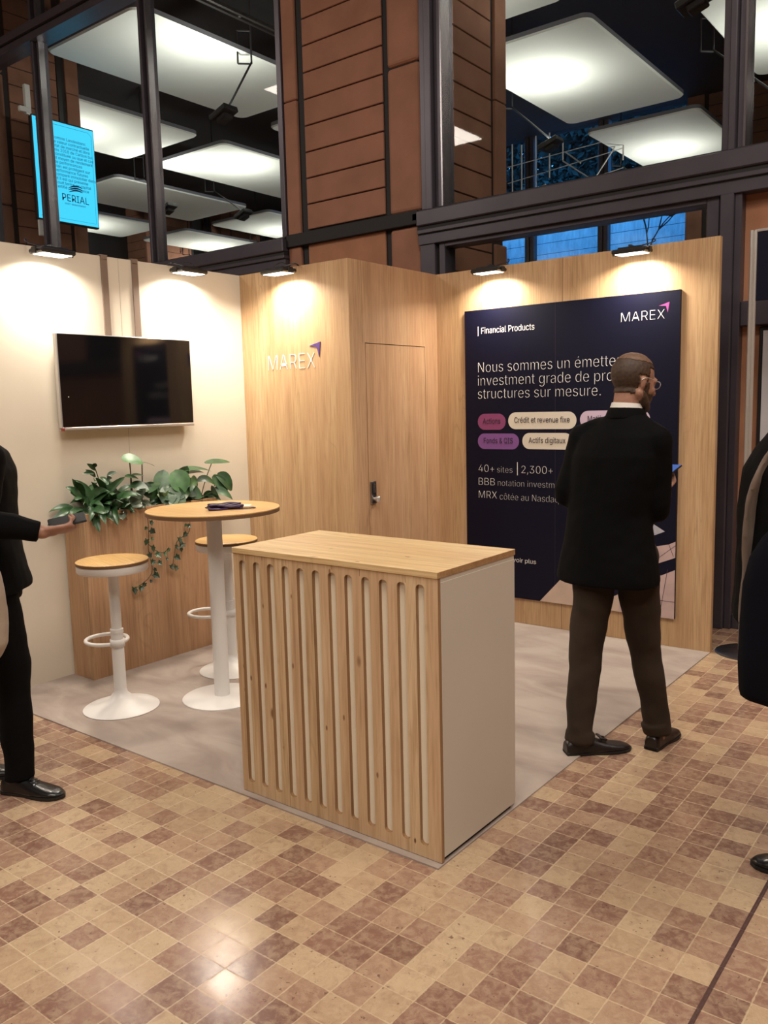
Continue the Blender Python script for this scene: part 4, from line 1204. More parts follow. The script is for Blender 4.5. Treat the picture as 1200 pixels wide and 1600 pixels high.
# small pale plant
t = plant('small_pale_plant', 'small pale green ruffled plant at the front edge of the planter', -1.885, -.82)
bm = BM()
for k in range(30):
    a = rnd.uniform(0, 6.283); el = rnd.uniform(.3, 1.4); d = Vector((math.cos(a) * math.cos(el), math.sin(a) * math.cos(el), math.sin(el)))
    leaf(bm, d * rnd.uniform(.02, .06) + Vector((0, 0, .03)), d, rnd.uniform(.025, .045), rnd.uniform(.010, .016), .3, shape='oval', nl=5)
tube(bm, [(0, 0, 0), (0, 0, .06)], .004, 6); obj('leaves', bm, M['leaf_pale'], t, smooth=True)
# arching plant at the right end
t = plant('arching_plant', 'plant with drooping leaves on arching stems at the right end of the planter', -1.58)
bm = BM()
st_ = [((0, .02, 0), (.02, .06, .14), (.03, .12, .265)), ((0, .06, 0), (.05, .10, .09), (.06, .15, .16)), ((0, -.03, 0), (.04, -.03, .1), (.06, -.04, .15)), ((0, 0, 0), (.05, -.06, .06), (.07, -.12, .09)), ((0, 0, 0), (.06, .03, .05), (.09, .07, .07))]
for s_ in st_: tube(bm, list(s_), .003, 6, sub=4)
obj('stems', bm, M['stem'], t, smooth=True)
for (b, d, L, w, dr, m, up) in (((.03, .055, .258), (.15, 1, .06), .20, .036, .12, 'leaf_mid', (.35, -.1, .8)), ((.06, .13, .175), (.4, .6, -.3), .15, .050, .9, 'leaf_deep', ROOM), ((.05, .10, .17), (.4, .5, -.6), .15, .045, .4, 'leaf_mid', ROOM), ((.06, -.04, .15), (.3, .9, .35), .21, .034, 1.6, 'leaf_deep', ROOM), ((.06, -.04, .15), (.4, -.75, .3), .16, .036, 1.2, 'leaf_mid', ROOM),
        ((.07, -.12, .09), (.4, -.7, .2), .15, .034, .9, 'leaf_deep', ROOM), ((.09, .05, .07), (.5, .6, .2), .16, .034, 1.0, 'leaf_mid', ROOM), ((.09, .05, .07), (.5, -.2, .3), .15, .034, .9, 'leaf_deep', ROOM), ((0, .0, .03), (.3, -.4, .6), .15, .030, .9, 'leaf_deep', ROOM), ((.02, -.05, .05), (.4, -.9, .3), .17, .034, 1.0, 'leaf_deep', ROOM), ((.02, .04, .03), (.5, .3, .4), .14, .034, 1.2, 'leaf_mid', ROOM)):
    bl = BM(); leaf(bl, b, d, L, w, dr, up=up, shape='oval', fold=.10); obj('leaf', bl, M[m], t, smooth=True)
# low ground cover along the front edge
t = plant('ground_cover', 'low dark green ground cover along the planter rim', -1.95, -.84)
t['kind'] = 'stuff'
bm = BM()
for k in range(620):
    y = rnd.uniform(-.46, .40); x = rnd.uniform(-.10, .05)
    p = Vector((x, y, rnd.uniform(0, .045))); a = rnd.uniform(0, 6.283)
    leaf(bm, p, (math.cos(a), math.sin(a), rnd.uniform(-.2, .8)), rnd.uniform(.022, .05), rnd.uniform(.008, .015), .5, shape='oval', nl=4)
obj('leaves', bm, M['leaf_deep'], t, smooth=True)
# trailing ivy
t = thing('trailing_ivy', 'ivy trailing down the front of the planter in two strands', 'plant', (-.775, -2.07, SZ + .02), 0, 'plants in the oak planter')
def ivy_leaf(bm, p, s, n, roll):
    n = Vector(n).normalized(); a = Vector((0, 0, -1)); a = (a - n * a.dot(n)).normalized(); a = Matrix.Rotation(roll, 3, n) @ a; b = n.cross(a)
    shape = [(-.15, .0), (-.35, .45), (.10, .42), (.22, .62), (.50, .38), (1.0, 0), (.50, -.38), (.22, -.62), (.10, -.42), (-.35, -.45)]
    c = bm.verts.new(Vector(p) + a * .2 * s - n * .004)
    vs = [bm.verts.new(Vector(p) + a * u * s + b * v * s + n * .006 * abs(v)) for u, v in shape]
    for i in range(len(vs)): bm.faces.new((c, vs[i], vs[(i + 1) % len(vs)]))
base = Vector((-.775, -2.07, SZ + .02))
strands = [[(-.80, -2.07, .985), (-.765, -2.07, .97), (-.765, -2.065, .85), (-.763, -2.075, .72), (-.764, -2.055, .60), (-.764, -2.10, .54), (-.762, -2.20, .50)],
           [(-.80, -1.80, .985), (-.765, -1.77, .97), (-.764, -1.745, .88), (-.762, -1.755, .80), (-.762, -1.80, .775), (-.762, -1.86, .74), (-.762, -1.885, .66), (-.762, -1.90, .60)],
           [(-.764, -2.075, .76), (-.762, -2.02, .71), (-.762, -1.97, .69), (-.762, -1.93, .71)]]
bm = BM()
for s_ in strands: tube(bm, [Vector(p) - base for p in s_], .002, 5, sub=5)
obj('vines', bm, M['stem_brown'], t, smooth=True)
rv = random.Random(21)
spots = [(-2.075, .955, .028), (-2.06, .90, .03), (-2.085, .865, .02), (-2.055, .845, .036), (-2.10, .79, .036), (-2.05, .795, .024), (-2.05, .74, .036), (-2.085, .70, .03), (-2.03, .695, .038), (-2.06, .655, .034), (-2.02, .64, .03), (-2.05, .60, .022), (-2.045, .565, .038), (-2.08, .535, .02), (-2.13, .525, .03), (-2.16, .51, .032), (-2.20, .505, .04), (-1.97, .69, .028), (-1.96, .655, .02), (-1.93, .71, .028),
         (-1.765, .84, .026), (-1.79, .79, .034), (-1.855, .765, .04), (-1.83, .73, .04), (-1.88, .72, .03), (-1.84, .70, .028), (-1.885, .655, .036), (-1.925, .60, .032), (-1.885, .59, .038), (-1.78, .845, .02)]
for y, z, s_ in spots:
    bl = BM(); ivy_leaf(bl, Vector((-.752 + rv.uniform(-.006, .012), y, z)) - base, s_, (1, rv.uniform(-.5, .3), rv.uniform(-.1, .6)), rv.uniform(-.9, .9))
    obj('leaf', bl, M['leaf_ivy'] if rv.random() < .75 else M['leaf_mid'], t)

# ================================================================== PEOPLE
def voxel(bm, name, size, smooth_it=4, factor=.5):
    """weld overlapping closed shapes into one continuous surface"""
    me = bpy.data.meshes.new('v'); bmesh.ops.recalc_face_normals(bm, faces=bm.faces[:]); bm.to_mesh(me); bm.free()
    o = bpy.data.objects.new('v', me); COL.objects.link(o)
    md = o.modifiers.new('r', 'REMESH'); md.mode = 'VOXEL'; md.voxel_size = size; md.use_smooth_shade = True
    if smooth_it:
        sm = o.modifiers.new('s', 'SMOOTH'); sm.iterations = smooth_it; sm.factor = factor
    bpy.context.view_layer.update()
    dg = bpy.context.evaluated_depsgraph_get()
    out = bpy.data.meshes.new_from_object(o.evaluated_get(dg)); out.name = name
    bpy.data.objects.remove(o); bpy.data.meshes.remove(me)
    out.materials.clear()
    return out

def meobj(name, me, mat, parent):
    me.materials.append(mat)
    for p in me.polygons: p.use_smooth = True
    return link(bpy.data.objects.new(name, me), parent)

def ring_loft(bm, rings, f, n=36, power=2.4):
    """stacked super-ellipses: (sx, ty, z, half width, half depth); f is the facing direction"""
    f = Vector((f[0], f[1], 0)).normalized(); lat = Vector((f.y, -f.x, 0))
    rs = []
    for (x, y, z, a, b) in rings:
        ring = []
        for k in range(n):
            th = 2 * math.pi * k / n
            c, s = math.cos(th), math.sin(th)
            u = math.copysign(abs(c) ** (2 / power), c) * a; v = math.copysign(abs(s) ** (2 / power), s) * b
            ring.append(bm.verts.new(Vector((x, y, z)) + lat * u + f * v))
        rs.append(ring)
    for a, b in zip(rs, rs[1:]):
        for k in range(n): bm.faces.new((a[k], a[(k + 1) % n], b[(k + 1) % n], b[k]))
    bm.faces.new(list(reversed(rs[0]))); bm.faces.new(rs[-1])

def hand_shapes(bm, wrist, d, nrm, thumb, curl=.6, size=1.0):
    """palm, four jointed fingers of unequal length and a thumb; d: along the hand, nrm: out of the back, thumb: thumb side"""
    w = Vector(wrist); d = Vector(d).normalized(); nrm = Vector(nrm); nrm = (nrm - d * nrm.dot(d)).normalized()
    sd = Vector(thumb); sd = (sd - d * sd.dot(d) - nrm * sd.dot(nrm)).normalized()
    s = size
    tube(bm, [w - d * .03, w, w + d * .035 * s], [.026 * s, .026 * s, .030 * s], 12, dome=True, flat=.72, flat_axis=nrm)
    tube(bm, [w + d * .015 * s, w + d * .05 * s, w + d * .088 * s], [.034 * s, .040 * s, .041 * s], 14, dome=True, flat=.36, flat_axis=nrm)
    for off, L, r in ((.030, .068, .0088), (.0105, .078, .0092), (-.0095, .073, .0088), (-.0285, .056, .0078)):
        p = w + d * (.088 - abs(off) * .15) * s + sd * off * s
        pts = [p - d * .02 * s, p]; dr = d.copy(); ang = curl * .55
        for frac in (.45, .32, .23):
            dr = (Matrix.Rotation(-ang, 3, sd) @ dr) if (Matrix.Rotation(-ang, 3, sd) @ d).dot(nrm) < d.dot(nrm) else (Matrix.Rotation(ang, 3, sd) @ dr)
            p = p + dr * L * frac * s; pts.append(p); ang = curl
        tube(bm, pts, [r * s * 1.1, r * s * 1.08, r * s, r * s * .95, r * s * .82], 10, dome=True)
    b = w + d * .025 * s + sd * .026 * s
    t1 = b + (d * .55 + sd * .75 - nrm * .35).normalized() * .040 * s
    t2 = t1 + (d * .8 + sd * .30 - nrm * .5).normalized() * .030 * s
    t3 = t2 + (d * .9 - sd * .05 - nrm * .5).normalized() * .024 * s
    tube(bm, [b - sd * .01, b, t1, t2, t3], [.014 * s, .0145 * s, .0115 * s, .0105 * s, .009 * s], 10, dome=True)

def head_shapes(bm, Mh):
    """head looking along +y of the head frame"""
    tmp = BM()
    ellipsoid(tmp, (0, -.012, .028), (.076, .098, .088), u=28, v=20)
    ellipsoid(tmp, (0, .018, -.020), (.069, .078, .078), u=24, v=18)
    ellipsoid(tmp, (0, .030, -.058), (.056, .064, .060), u=24, v=18)
    ellipsoid(tmp, (0, .066, -.098), (.030, .028, .022))
    for s in (-1, 1):
        tube(tmp, [(s * .060, -.010, -.055), (s * .048, .035, -.090), (s * .018, .070, -.104)], [.022, .020, .018], 10, dome=True)
        ellipsoid(tmp, (s * .043, .060, -.030), (.022, .022, .020))
        tube(tmp, [(s * .010, .090, .016), (s * .030, .088, .020), (s * .050, .070, .012)], [.009, .010, .009], 8, dome=True)
        ellipsoid(tmp, (s * .031, .076, .0), (.0125, .0125, .0115))
        ellipsoid(tmp, (s * .075, -.006, -.012), (.009, .017, .029), Euler((R(-12), 0, R(s * 16))))
        ellipsoid(tmp, (s * .078, -.011, -.005), (.006, .014, .019), Euler((R(-12), 0, R(s * 24))))
        ellipsoid(tmp, (s * .010, .103, -.036), (.010, .010, .008))
    tube(tmp, [(0, .088, .014), (0, .101, -.012), (0, .113, -.034)], [.008, .010, .012], 10, dome=True)
    ellipsoid(tmp, (0, .093, -.062), (.022, .010, .006)); ellipsoid(tmp, (0, .090, -.073), (.019, .011, .007))
    tmp.transform(Mh)
    me = bpy.data.meshes.new('t'); tmp.to_mesh(me); tmp.free(); bm.from_mesh(me); bpy.data.meshes.remove(me)

def wrinkle(me, amp, scale, seed, stretch=(1, 1, 1)):
    """cloth folds: push each vertex along its normal by smooth noise"""
    n = len(me.vertices)
    co = [0.0] * (3 * n); no = [0.0] * (3 * n)
    me.vertices.foreach_get('co', co); me.vertex_normals.foreach_get('vector', no)
    for k in range(n):
        q = Vector((co[3 * k] * stretch[0], co[3 * k + 1] * stretch[1], co[3 * k + 2] * stretch[2])) * scale + Vector((seed, seed * 2, 0))
        d = amp * noise.noise(q)
        for a in range(3): co[3 * k + a] += no[3 * k + a] * d
    me.vertices.foreach_set('co', co); me.update()

def shoe(parent, heel, toe, mat, z=0.0, tassel=False, pitch=0.0):
    """leather shoe from heel to toe, with sole and heel block"""
    heel = Vector((heel[0], heel[1], z)); toe = Vector((toe[0], toe[1], z))
    d = (toe - heel); L = d.length; d.normalize(); sd = Vector((d.y, -d.x, 0))
    prof = [(0.0, .030, .060), (.06, .036, .074), (.18, .037, .082), (.30, .037, .084), (.42, .040, .070), (.56, .046, .055), (.72, .048, .044), (.86, .043, .036), (.95, .030, .028), (1.0, .010, .020)]
    bm = BM(); rs = []
    for u, w, h in prof:
        c = heel + d * u * L; ring = []
        n = 20
        for k in range(n):
            th = math.pi * 2 * k / n; cc, ss = math.cos(th), math.sin(th)
            x = math.copysign(abs(cc) ** .8, cc) * w
            zz = .018 + (max(ss, 0) ** .75) * (h - .018) if ss >= 0 else .018 + ss * .010
            ring.append(bm.verts.new(c + sd * x + Vector((0, 0, zz))))
        rs.append(ring)
    for a, b in zip(rs, rs[1:]):
        for k in range(20): bm.faces.new((a[k], a[(k + 1) % 20], b[(k + 1) % 20], b[k]))
    bm.faces.new(list(reversed(rs[0]))); bm.faces.new(rs[-1])
    ank = heel + d * .20 * L
    tube(bm, [ank + Vector((0, 0, .05)), ank + Vector((0, 0, .10))], [.036, .038], 16)
    me = voxel(bm, 'shoe', .004, 3)
    s = meobj('shoe', me, mat, parent)
    bm = BM(); outline = []
    sp = [(0.0, .026), (.05, .034), (.2, .036), (.42, .036), (.6, .047), (.75, .050), (.88, .044), (.96, .031), (1.015, .008)]
    pts = [heel + d * u * L + sd * w for u, w in sp] + [heel + d * u * L - sd * w for u, w in reversed(sp)]
    lo = [bm.verts.new(p + Vector((0, 0, .003))) for i, p in enumerate(pts)]; up = [bm.verts.new(p + Vector((0, 0, .014))) for p in pts]
    bm.faces.new(list(reversed(lo))); bm.faces.new(up)
    for i in range(len(pts)):
        j = (i + 1) % len(pts); bm.faces.new((lo[i], lo[j], up[j], up[i]))
    hb = heel + d * .14 * L
    obox(bm, hb + Vector((0, 0, .010)), d, sd, Vector((0, 0, 1)), .14 * L, .033, .010, .003)
    obj('sole', bm, M['sole'], s)
    if tassel:
        bm = BM(); c = heel + d * .52 * L + Vector((0, 0, .070))
        tube(bm, [c - sd * .03, c + Vector((0, 0, .006)), c + sd * .03], .006, 8, sub=3)
        for q in (-.010, .010):
            tube(bm, [c + sd * q, c + sd * q * 1.5 + d * .025 - Vector((0, 0, .010))], [.004, .007], 8, dome=True)
        obj('tassel', bm, mat, s, smooth=True)
    else:
        bm = BM()
        for q in range(4):
            c = heel + d * (.44 + q * .045) * L + Vector((0, 0, .074 - q * .0052))
            tube(bm, [c - sd * .016, c + Vector((0, 0, .004)), c + sd * .016], .0025, 6, sub=2)
        obj('laces', bm, mat, s, smooth=True)
    return s

def person(name, label, base, rz, P):
    t = thing(name, label, 'person', (*base, 0), rz)
    f = P['face']; f3 = Vector((f[0], f[1], 0)).normalized(); lat = Vector((f3.y, -f3.x, 0))
    # body: one continuous surface
    bm = BM()
    tr = P['torso']
    ring_loft(bm, [(x, y, z, a * .84, b * .84) for x, y, z, a, b in tr if z > .86], f)
    hipc = Vector((tr[0][0], tr[0][1], .90))
    for leg in P['legs']:
        h, k, a = [Vector(q) for q in leg['j']]
        tube(bm, [h, (h + k) / 2, k, (k * .6 + a * .4), a, a - Vector((0, 0, .05))], [.080, .066, .050, .050, .034, .034], 16, sub=3, dome=True)
        hd, to = Vector((*leg['shoe'][0], .036)), Vector((*leg['shoe'][1], .026))
        dd = (to - hd)
        tube(bm, [hd + dd * .15, hd + dd * .45, hd + dd * .75], [.020, .017, .011], 10, dome=True)
    for arm in P['arms']:
        s, e, w = [Vector(q) for q in arm['j']]
        tube(bm, [s, (s + e) / 2, e, (e + w) / 2, w], [.050, .046, .038, .037, .027], 14, sub=3, dome=True)
        hand_shapes(bm, w, arm['d'], arm['n'], arm['t'], arm.get('curl', .6))
    Hc = Vector(P['head']); hf = Vector(P['look']).normalized()
    hx_ = hf.cross(Vector((0, 0, 1))).normalized(); hz_ = hx_.cross(hf)
    Mh = Matrix((hx_, hf, hz_)).transposed().to_4x4(); Mh.translation = Hc
    nb = Vector((tr[-1][0], tr[-1][1], tr[-1][2] - .06))
    nt = Hc - hf * .022 - hz_ * .045
    tube(bm, [nb, (nb + nt) / 2 - f3 * .004, nt], [.066, .057, .056], 18, sub=3, dome=True)
    head_shapes(bm, Mh)
    me = voxel(bm, 'body', .0055, 3, .5)
    body = meobj('body', me, M['skin'], t)
    inv = Mh.inverted()
    # hair and beard grown from the scalp surface
    def patch(pname, test, off, mat):
        bm = BM(); bm.from_mesh(me)
        kill = [fc for fc in bm.faces if not test(inv @ fc.calc_center_median())]
        bmesh.ops.delete(bm, geom=kill, context='FACES')
        for v in bm.verts:
            v.co += v.normal * off * (1 + .35 * noise.noise(v.co * 90))
        ext = bmesh.ops.solidify(bm, geom=bm.faces[:], thickness=.004)
        o = obj(pname, bm, mat, t, smooth=True)
        return o
    def scalp(p):
        r = math.hypot(p.x, 0)
        if p.z < -.062 + .10 * max(0, abs(p.x) - .03) or (abs(p.x) > .0725 and -.045 < p.z < .022 and p.y > -.035): return False
        front = .052 if p.z > .06 else (.018 + .0 if p.z > .0 else -.022)
        return p.y < front and p.length < .16 and not (p.z < -.035 and p.y > -.03)
    patch('hair', scalp, .0035, M[P['hair']])
    if P.get('thin_top'):
        patch('thin_crown_hair', lambda p: p.z > .078 and p.y < .06 and p.length < .16, .0052, M['hair_thin'])
    if P.get('beard'):
        patch('beard', lambda p: p.length < .17 and p.z > -.135 and ((p.z < -.048 and p.y > .012 and not (abs(p.x) < .02 and p.z > -.078 and p.y > .08)) or (p.z < -.005 and .0 < p.y < .03 and abs(p.x) > .058)), .004, M['hair'])
    if P.get('glasses'):
        bm = BM()
        for s in (-1, 1):
            c = [Mh @ Vector((s * .031 + .022 * math.cos(a), .100, .0 + .017 * math.sin(a))) for a in [2 * math.pi * k / 20 for k in range(20)]]
            tube(bm, c, .0016, 6, closed=True)
            tube(bm, [Mh @ Vector(q) for q in ((s * .053, .098, .008), (s * .074, .06, .010), (s * .085, -.002, .012), (s * .084, -.028, -.004))], .0015, 6, sub=3)
        tube(bm, [Mh @ Vector(q) for q in ((-.009, .101, .004), (0, .104, .007), (.009, .101, .004))], .0015, 6)
        obj('glasses', bm, M['chrome'], t, smooth=True)
    # shirt: collar ring and cuffs
    n0, n1 = nb + (nt - nb) * P.get('col', (.44, .66))[0], nb + (nt - nb) * P.get('col', (.44, .66))[1]
    bm = BM()
    tube(bm, [n0 - Vector((0, 0, .02)), n0, n1], [.078, .073, .064], 28)
    for arm in P['arms']:
        e, w = Vector(arm['j'][1]), Vector(arm['j'][2]); dd = (w - e).normalized()
        tube(bm, [w - dd * .06, w - dd * P.get('cuff', .008)], [.034, .034], 18)
    obj('shirt', bm, M['shirt'], t, autosmooth=50)
    # jacket: torso, shoulders and sleeves in one piece
    bm = BM(); ring_loft(bm, tr, f)
    for arm in P['arms']:
        s, e, w = [Vector(q) for q in arm['j']]; w2 = w - (w - e).normalized() * .012
        top = Vector((tr[-2][0], tr[-2][1], tr[-2][2] - .01))
        tube(bm, [top, (top + s) / 2 + Vector((0, 0, .012)), s], [.050, .062, .066], 16, sub=2, dome=True)
        tube(bm, [s, (s * .5 + e * .5), e, (e + w2) / 2, w2], [.070, .060, .054, .050, .043], 18, sub=4, dome=False)
        ellipsoid(bm, s, (.068, .068, .066))
        ellipsoid(bm, e, (.052, .052, .052))
    me2 = voxel(bm, 'jacket', .008, 5, .5)
    wrinkle(me2, .010, 6, 3.1, stretch=(1, 1, .8)); wrinkle(me2, .0025, 17, 8.2, stretch=(1, 1.2, 1.2))
    jk = meobj('jacket', me2, M[P['jacket']], t)
    # collar of the jacket
    bm = BM(); tube(bm, [n0 - Vector((0, 0, .030)), n0 - Vector((0, 0, .008)), n0 + (n1 - n0) * .45], [.092, .084, .074], 28)
    me3 = voxel(bm, 'jacket_collar', .006, 3); meobj('jacket_collar', me3, M[P['jacket']], jk)
    # trousers
    bm = BM()
    zt = tr[0][2] + .12
    ring_loft(bm, [(tr[0][0], tr[0][1], .80, .165, .115), (tr[0][0], tr[0][1], .90, .175, .125), (tr[0][0], tr[0][1], 1.0, .165, .115)], f)
    for leg in P['legs']:
        h, k, a = [Vector(q) for q in leg['j']]; lw = leg.get('w', 1.0)
        cuff = a + Vector((0, 0, -.028))
        tube(bm, [h, h * .5 + k * .5, k, k * .5 + a * .5, a + Vector((0, 0, .02)), cuff], [.098 * lw, .088 * lw, .073 * lw, .066 * lw, .060 * lw, .061 * lw], 20, sub=4)
        if P.get('turn_up'):
            tube(bm, [cuff + (k - a).normalized() * .048, cuff + (k - a).normalized() * .044, cuff - (k - a).normalized() * .002], [.060 * lw, .0675 * lw, .0665 * lw], 24)
        ellipsoid(bm, h, (.098, .098, .11))
        ellipsoid(bm, k, (.071 * lw, .071 * lw, .075))
    me4 = voxel(bm, 'trousers', .007, 4, .5)
    wrinkle(me4, .011, 8, 5.5, stretch=(1, 1, 1.0)); wrinkle(me4, .0025, 17, 1.5, stretch=(1.1, .7, 1.2))
    meobj('trousers', me4, M[P['trousers']], t)
    for leg in P['legs']:
        shoe(t, leg['shoe'][0], leg['shoe'][1], M[P['shoes']], 0.0, P.get('tassel', False))
    return t

# man seen from behind in front of the poster
MANR = math.atan2(.3758, .9267)
man = person('person', 'man in black jacket and brown trousers seen from behind before the poster', (2.10, -1.70), MANR, dict(
    face=(.5, .866), head=(.052, .045, 1.650), look=(.78, .60, -.20), hair='hair', thin_top=True, beard=True, glasses=True,
    torso=[(-.048, .0, .775, .232, .155), (-.048, .0, .80, .232, .155), (-.052, .0, .95, .203, .142), (-.048, .0, 1.08, .190, .132), (-.035, .0, 1.20, .198, .135), (-.012, .0, 1.33, .205, .132), (.0, .008, 1.415, .190, .112), (.010, .014, 1.465, .135, .088), (.016, .020, 1.512, .075, .066)],
    arms=[dict(j=((-.155, .085, 1.405), (-.236, .060, 1.150), (-.060, .250, 1.130)), d=(.75, .62, .15), n=(-.2, .3, -1), t=(-.3, .6, .2), curl=.5),
          dict(j=((.148, -.075, 1.400), (.152, -.030, 1.098), (.185, .165, 1.165)), d=(.28, .90, .28), n=(.35, .15, -.92), t=(-.9, .2, .2), curl=.75)],
    legs=[dict(j=((-.098, .0, .88), (-.140, -.02, .455), (-.166, -.080, .085)), shoe=((-.225, -.115), (.055, .012)), w=1.0),
          dict(j=((.072, .0, .88), (.112, .05, .465), (.176, .065, .100)), shoe=((.145, .010), (.262, .255)), w=.98)],
    jacket='suit', trousers='trouser', shoes='shoe', tassel=True, turn_up=True, col=(.44, .66)))

def phone(label, c, u, v, hl, hw, lit, parent_rot, base):
    """flat handset: c centre, u long axis, v short axis, in the holder's frame"""
    u = Vector(u).normalized(); v = Vector(v); v = (v - u * v.dot(u)).normalized(); n = u.cross(v)
    if n.z < 0: n = -n; v = -v
    Rz = Matrix.Rotation(parent_rot, 4, 'Z')
    loc = Vector((*base, 0)) + (Rz @ Vector(c))
    t = thing('smartphone', label, 'phone', loc, parent_rot)
    bm = BM(); obox(bm, (0, 0, 0), u, v, n, hl, hw, .004, .003); obj('phone_case', bm, M['phone_black'], t)
    bm = BM(); obox(bm, n * .0045, u, v, n, hl - .004, hw - .003, .0006); obj('phone_screen', bm, M['phone_screen'] if lit else M['phone_black'], t)
fz = Vector((.5, .866, .30)).normalized(); lz = Vector((.866, -.5, 0))
cn = Vector((.272, .262, 1.268))
phone('smartphone with a blue lit screen held by the man before the poster', cn - fz * .078 - lz * .040, fz, lz, .078, .040, True, MANR, (2.10, -1.70))

# man at the left edge holding a phone
LR = math.atan2(.8923, .4515)
person('person', 'man in black suit cut off by the left edge holding a phone', (.15, -3.50), LR, dict(
    face=(.93, -.37), head=(-.095, .02, 1.660), look=(.92, -.30, -.25), hair='hair', beard=False,
    torso=[(-.032, .02, .850, .215, .155), (-.032, .02, .87, .218, .158), (-.040, .02, 1.0, .200, .140), (-.045, .02, 1.10, .188, .128), (-.042, .02, 1.22, .195, .128), (-.035, .02, 1.34, .205, .126), (-.045, .01, 1.42, .190, .110), (-.075, .012, 1.47, .135, .088), (-.10, .015, 1.515, .075, .066)],
    arms=[dict(j=((.000, -.165, 1.400), (-.030, -.215, 1.165), (.180, -.240, 1.108)), d=(.95, -.05, .10), n=(.1, -.45, -.9), t=(.1, .8, .5), curl=.85),
          dict(j=((-.13, .17, 1.40), (-.20, .22, 1.12), (-.16, .24, .88)), d=(.1, 0, -1), n=(-.2, 1, 0), t=(1, 0, 0), curl=.4)],
    legs=[dict(j=((-.010, -.055, .88), (.030, -.075, .475), (.026, -.095, .095)), shoe=((-.035, -.050), (.180, -.235)), w=.95),
          dict(j=((-.060, .10, .88), (-.110, .13, .47), (-.190, .17, .090)), shoe=((-.235, .19), (.035, .10)), w=.95)],
    cuff=.02, jacket='suit', trousers='suit', shoes='shoe_black'))
phone('dark smartphone held out by the man at the left edge', (.272, -.236, 1.146), (1, -.05, .16), (0, 1, .45), .072, .036, False, LR, (.15, -3.50))
# pale shoulder bag at the near hip of the left man
Rz = Matrix.Rotation(LR, 4, 'Z')
loc = Vector((.15, -3.50, 0)) + (Rz @ Vector((-.105, -.345, .66)))
t = thing('shoulder_bag', 'pale beige bag at the left edge hanging beside the man in the black suit', 'bag', loc, LR)
bm = BM()
ring_loft(bm, [(0, 0, 0, .045, .10), (0, 0, .05, .065, .128), (0, 0, .18, .070, .138), (0, 0, .32, .060, .122), (0, 0, .42, .032, .085)], (1, 0))
me = voxel(bm, 'bag_body', .008, 6); wrinkle(me, .008, 9, 2.0); meobj('bag_body', me, M['beige_bag'], t)
bm = BM(); tube(bm, [(0, -.07, .38), (.02, -.03, .62), (.06, .09, .815), (.0, .16, .84), (-.02, .09, .60), (0, .06, .38)], .012, 8, sub=6, flat=.4, flat_axis=(1, 0, 0)); obj('bag_strap', bm, M['beige_bag'], t, smooth=True)

# man at the right edge with a coat over his arm
RR = math.atan2(.1963, .9805)
person('person', 'man in black jacket cut off by the right edge with a coat over his arm', (2.95, -2.35), RR, dict(
    face=(-.97, -.2), head=(.02, .0, 1.665), look=(-.97, -.15, -.12), hair='hair', beard=False,
    torso=[(-.030, .0, .865, .215, .160), (-.030, .0, .88, .220, .164), (-.035, .0, 1.0, .205, .150), (-.035, .0, 1.10, .195, .145), (-.035, .0, 1.22, .200, .142), (-.030, .0, 1.34, .205, .136), (-.012, .0, 1.42, .190, .112), (.0, .0, 1.47, .135, .088), (.005, .0, 1.52, .075, .066)],
    arms=[dict(j=((.015, -.190, 1.400), (.090, -.235, 1.130), (-.035, -.265, 1.110)), d=(-.6, .2, -.75), n=(0, -.3, 1), t=(0, 1, .2), curl=.7),
          dict(j=((.0, .190, 1.400), (.05, .230, 1.12), (.02, .24, .88)), d=(-.1, 0, -1), n=(0, 1, 0), t=(-1, 0, 0), curl=.4)],
    legs=[dict(j=((.02, .06, .88), (.085, .05, .47), (.112, .02, .095)), shoe=((.172, .022), (-.106, .016)), w=.85),
          dict(j=((.03, -.09, .88), (.17, -.09, .47), (.30, -.10, .095)), shoe=((.36, -.10), (.085, -.135)), w=.9)],
    jacket='suit', trousers='suit', shoes='shoe_black'))
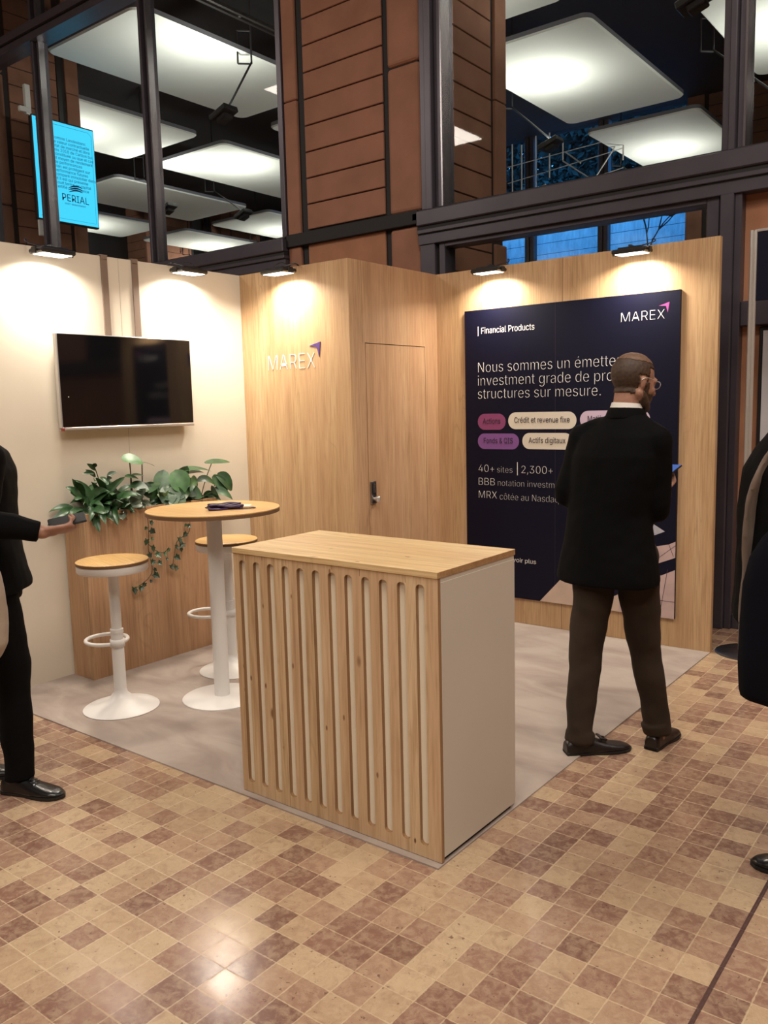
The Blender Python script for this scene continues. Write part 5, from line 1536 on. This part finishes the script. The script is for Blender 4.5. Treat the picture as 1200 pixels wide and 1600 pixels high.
# taupe scarf: clothing of the right-hand man, hanging down his near front
man_r = [o for o in COL.objects if o.name.startswith('person') and o.type == 'EMPTY'][-1]
bm = BM()
sc = [(.05, .055, 1.53), (.02, -.075, 1.50), (-.055, -.112, 1.42), (-.112, -.125, 1.30), (-.128, -.118, 1.15), (-.130, -.114, 1.02), (-.132, -.112, .875)]
tube(bm, sc, [.045, .050, .055, .060, .056, .056, .058], 14, sub=5, flat=.28, flat_axis=(-.6, -.8, .0))
me = voxel(bm, 'scarf', .006, 3); wrinkle(me, .006, 22, 4.0, stretch=(2, 2, .5)); meobj('scarf', me, M['taupe'], man_r)
# coat draped over the forearm
Rz = Matrix.Rotation(RR, 4, 'Z')
loc = Vector((2.95, -2.35, 0)) + (Rz @ Vector((-.002, -.27, .665)))
t = thing('overcoat', 'dark navy overcoat draped over the forearm of the man at the right edge', 'coat', loc, RR)
bm = BM()
n = 40; rs = []
for (z, cx_, a, b, am) in ((.0, .01, .150, .060, .016), (.02, .005, .150, .064, .016), (.12, .0, .150, .066, .014), (.25, -.002, .146, .066, .012), (.36, .0, .143, .066, .009), (.44, .005, .132, .066, .006), (.50, .02, .115, .064, .003), (.555, .035, .085, .052, .0), (.585, .045, .045, .030, .0)):
    ring = []
    for k in range(n):
        th = 2 * math.pi * k / n
        r = 1 + am * 6 * math.sin(th * 7 + 1.3)
        zz = z + (.05 * math.cos(th) * -.4 if z < .03 else 0)
        ring.append(bm.verts.new((cx_ + a * math.cos(th) * (1 + am * math.sin(th * 5)), b * math.sin(th) * r, zz)))
    rs.append(ring)
for a, b in zip(rs, rs[1:]):
    for k in range(n): bm.faces.new((a[k], a[(k + 1) % n], b[(k + 1) % n], b[k]))
bm.faces.new(list(reversed(rs[0]))); bm.faces.new(rs[-1])
obj('folded_cloth', bm, M['suit_navy'], t, smooth=True)
bm = BM(); tube(bm, [(.10, -.055, .30), (.11, -.075, .12), (.115, -.06, -.02), (.12, -.055, -.09)], [.045, .050, .046, .040], 14, sub=4, flat=.5, flat_axis=(0, 1, 0)); obj('hanging_sleeve', bm, M['suit_navy'], t, smooth=True)
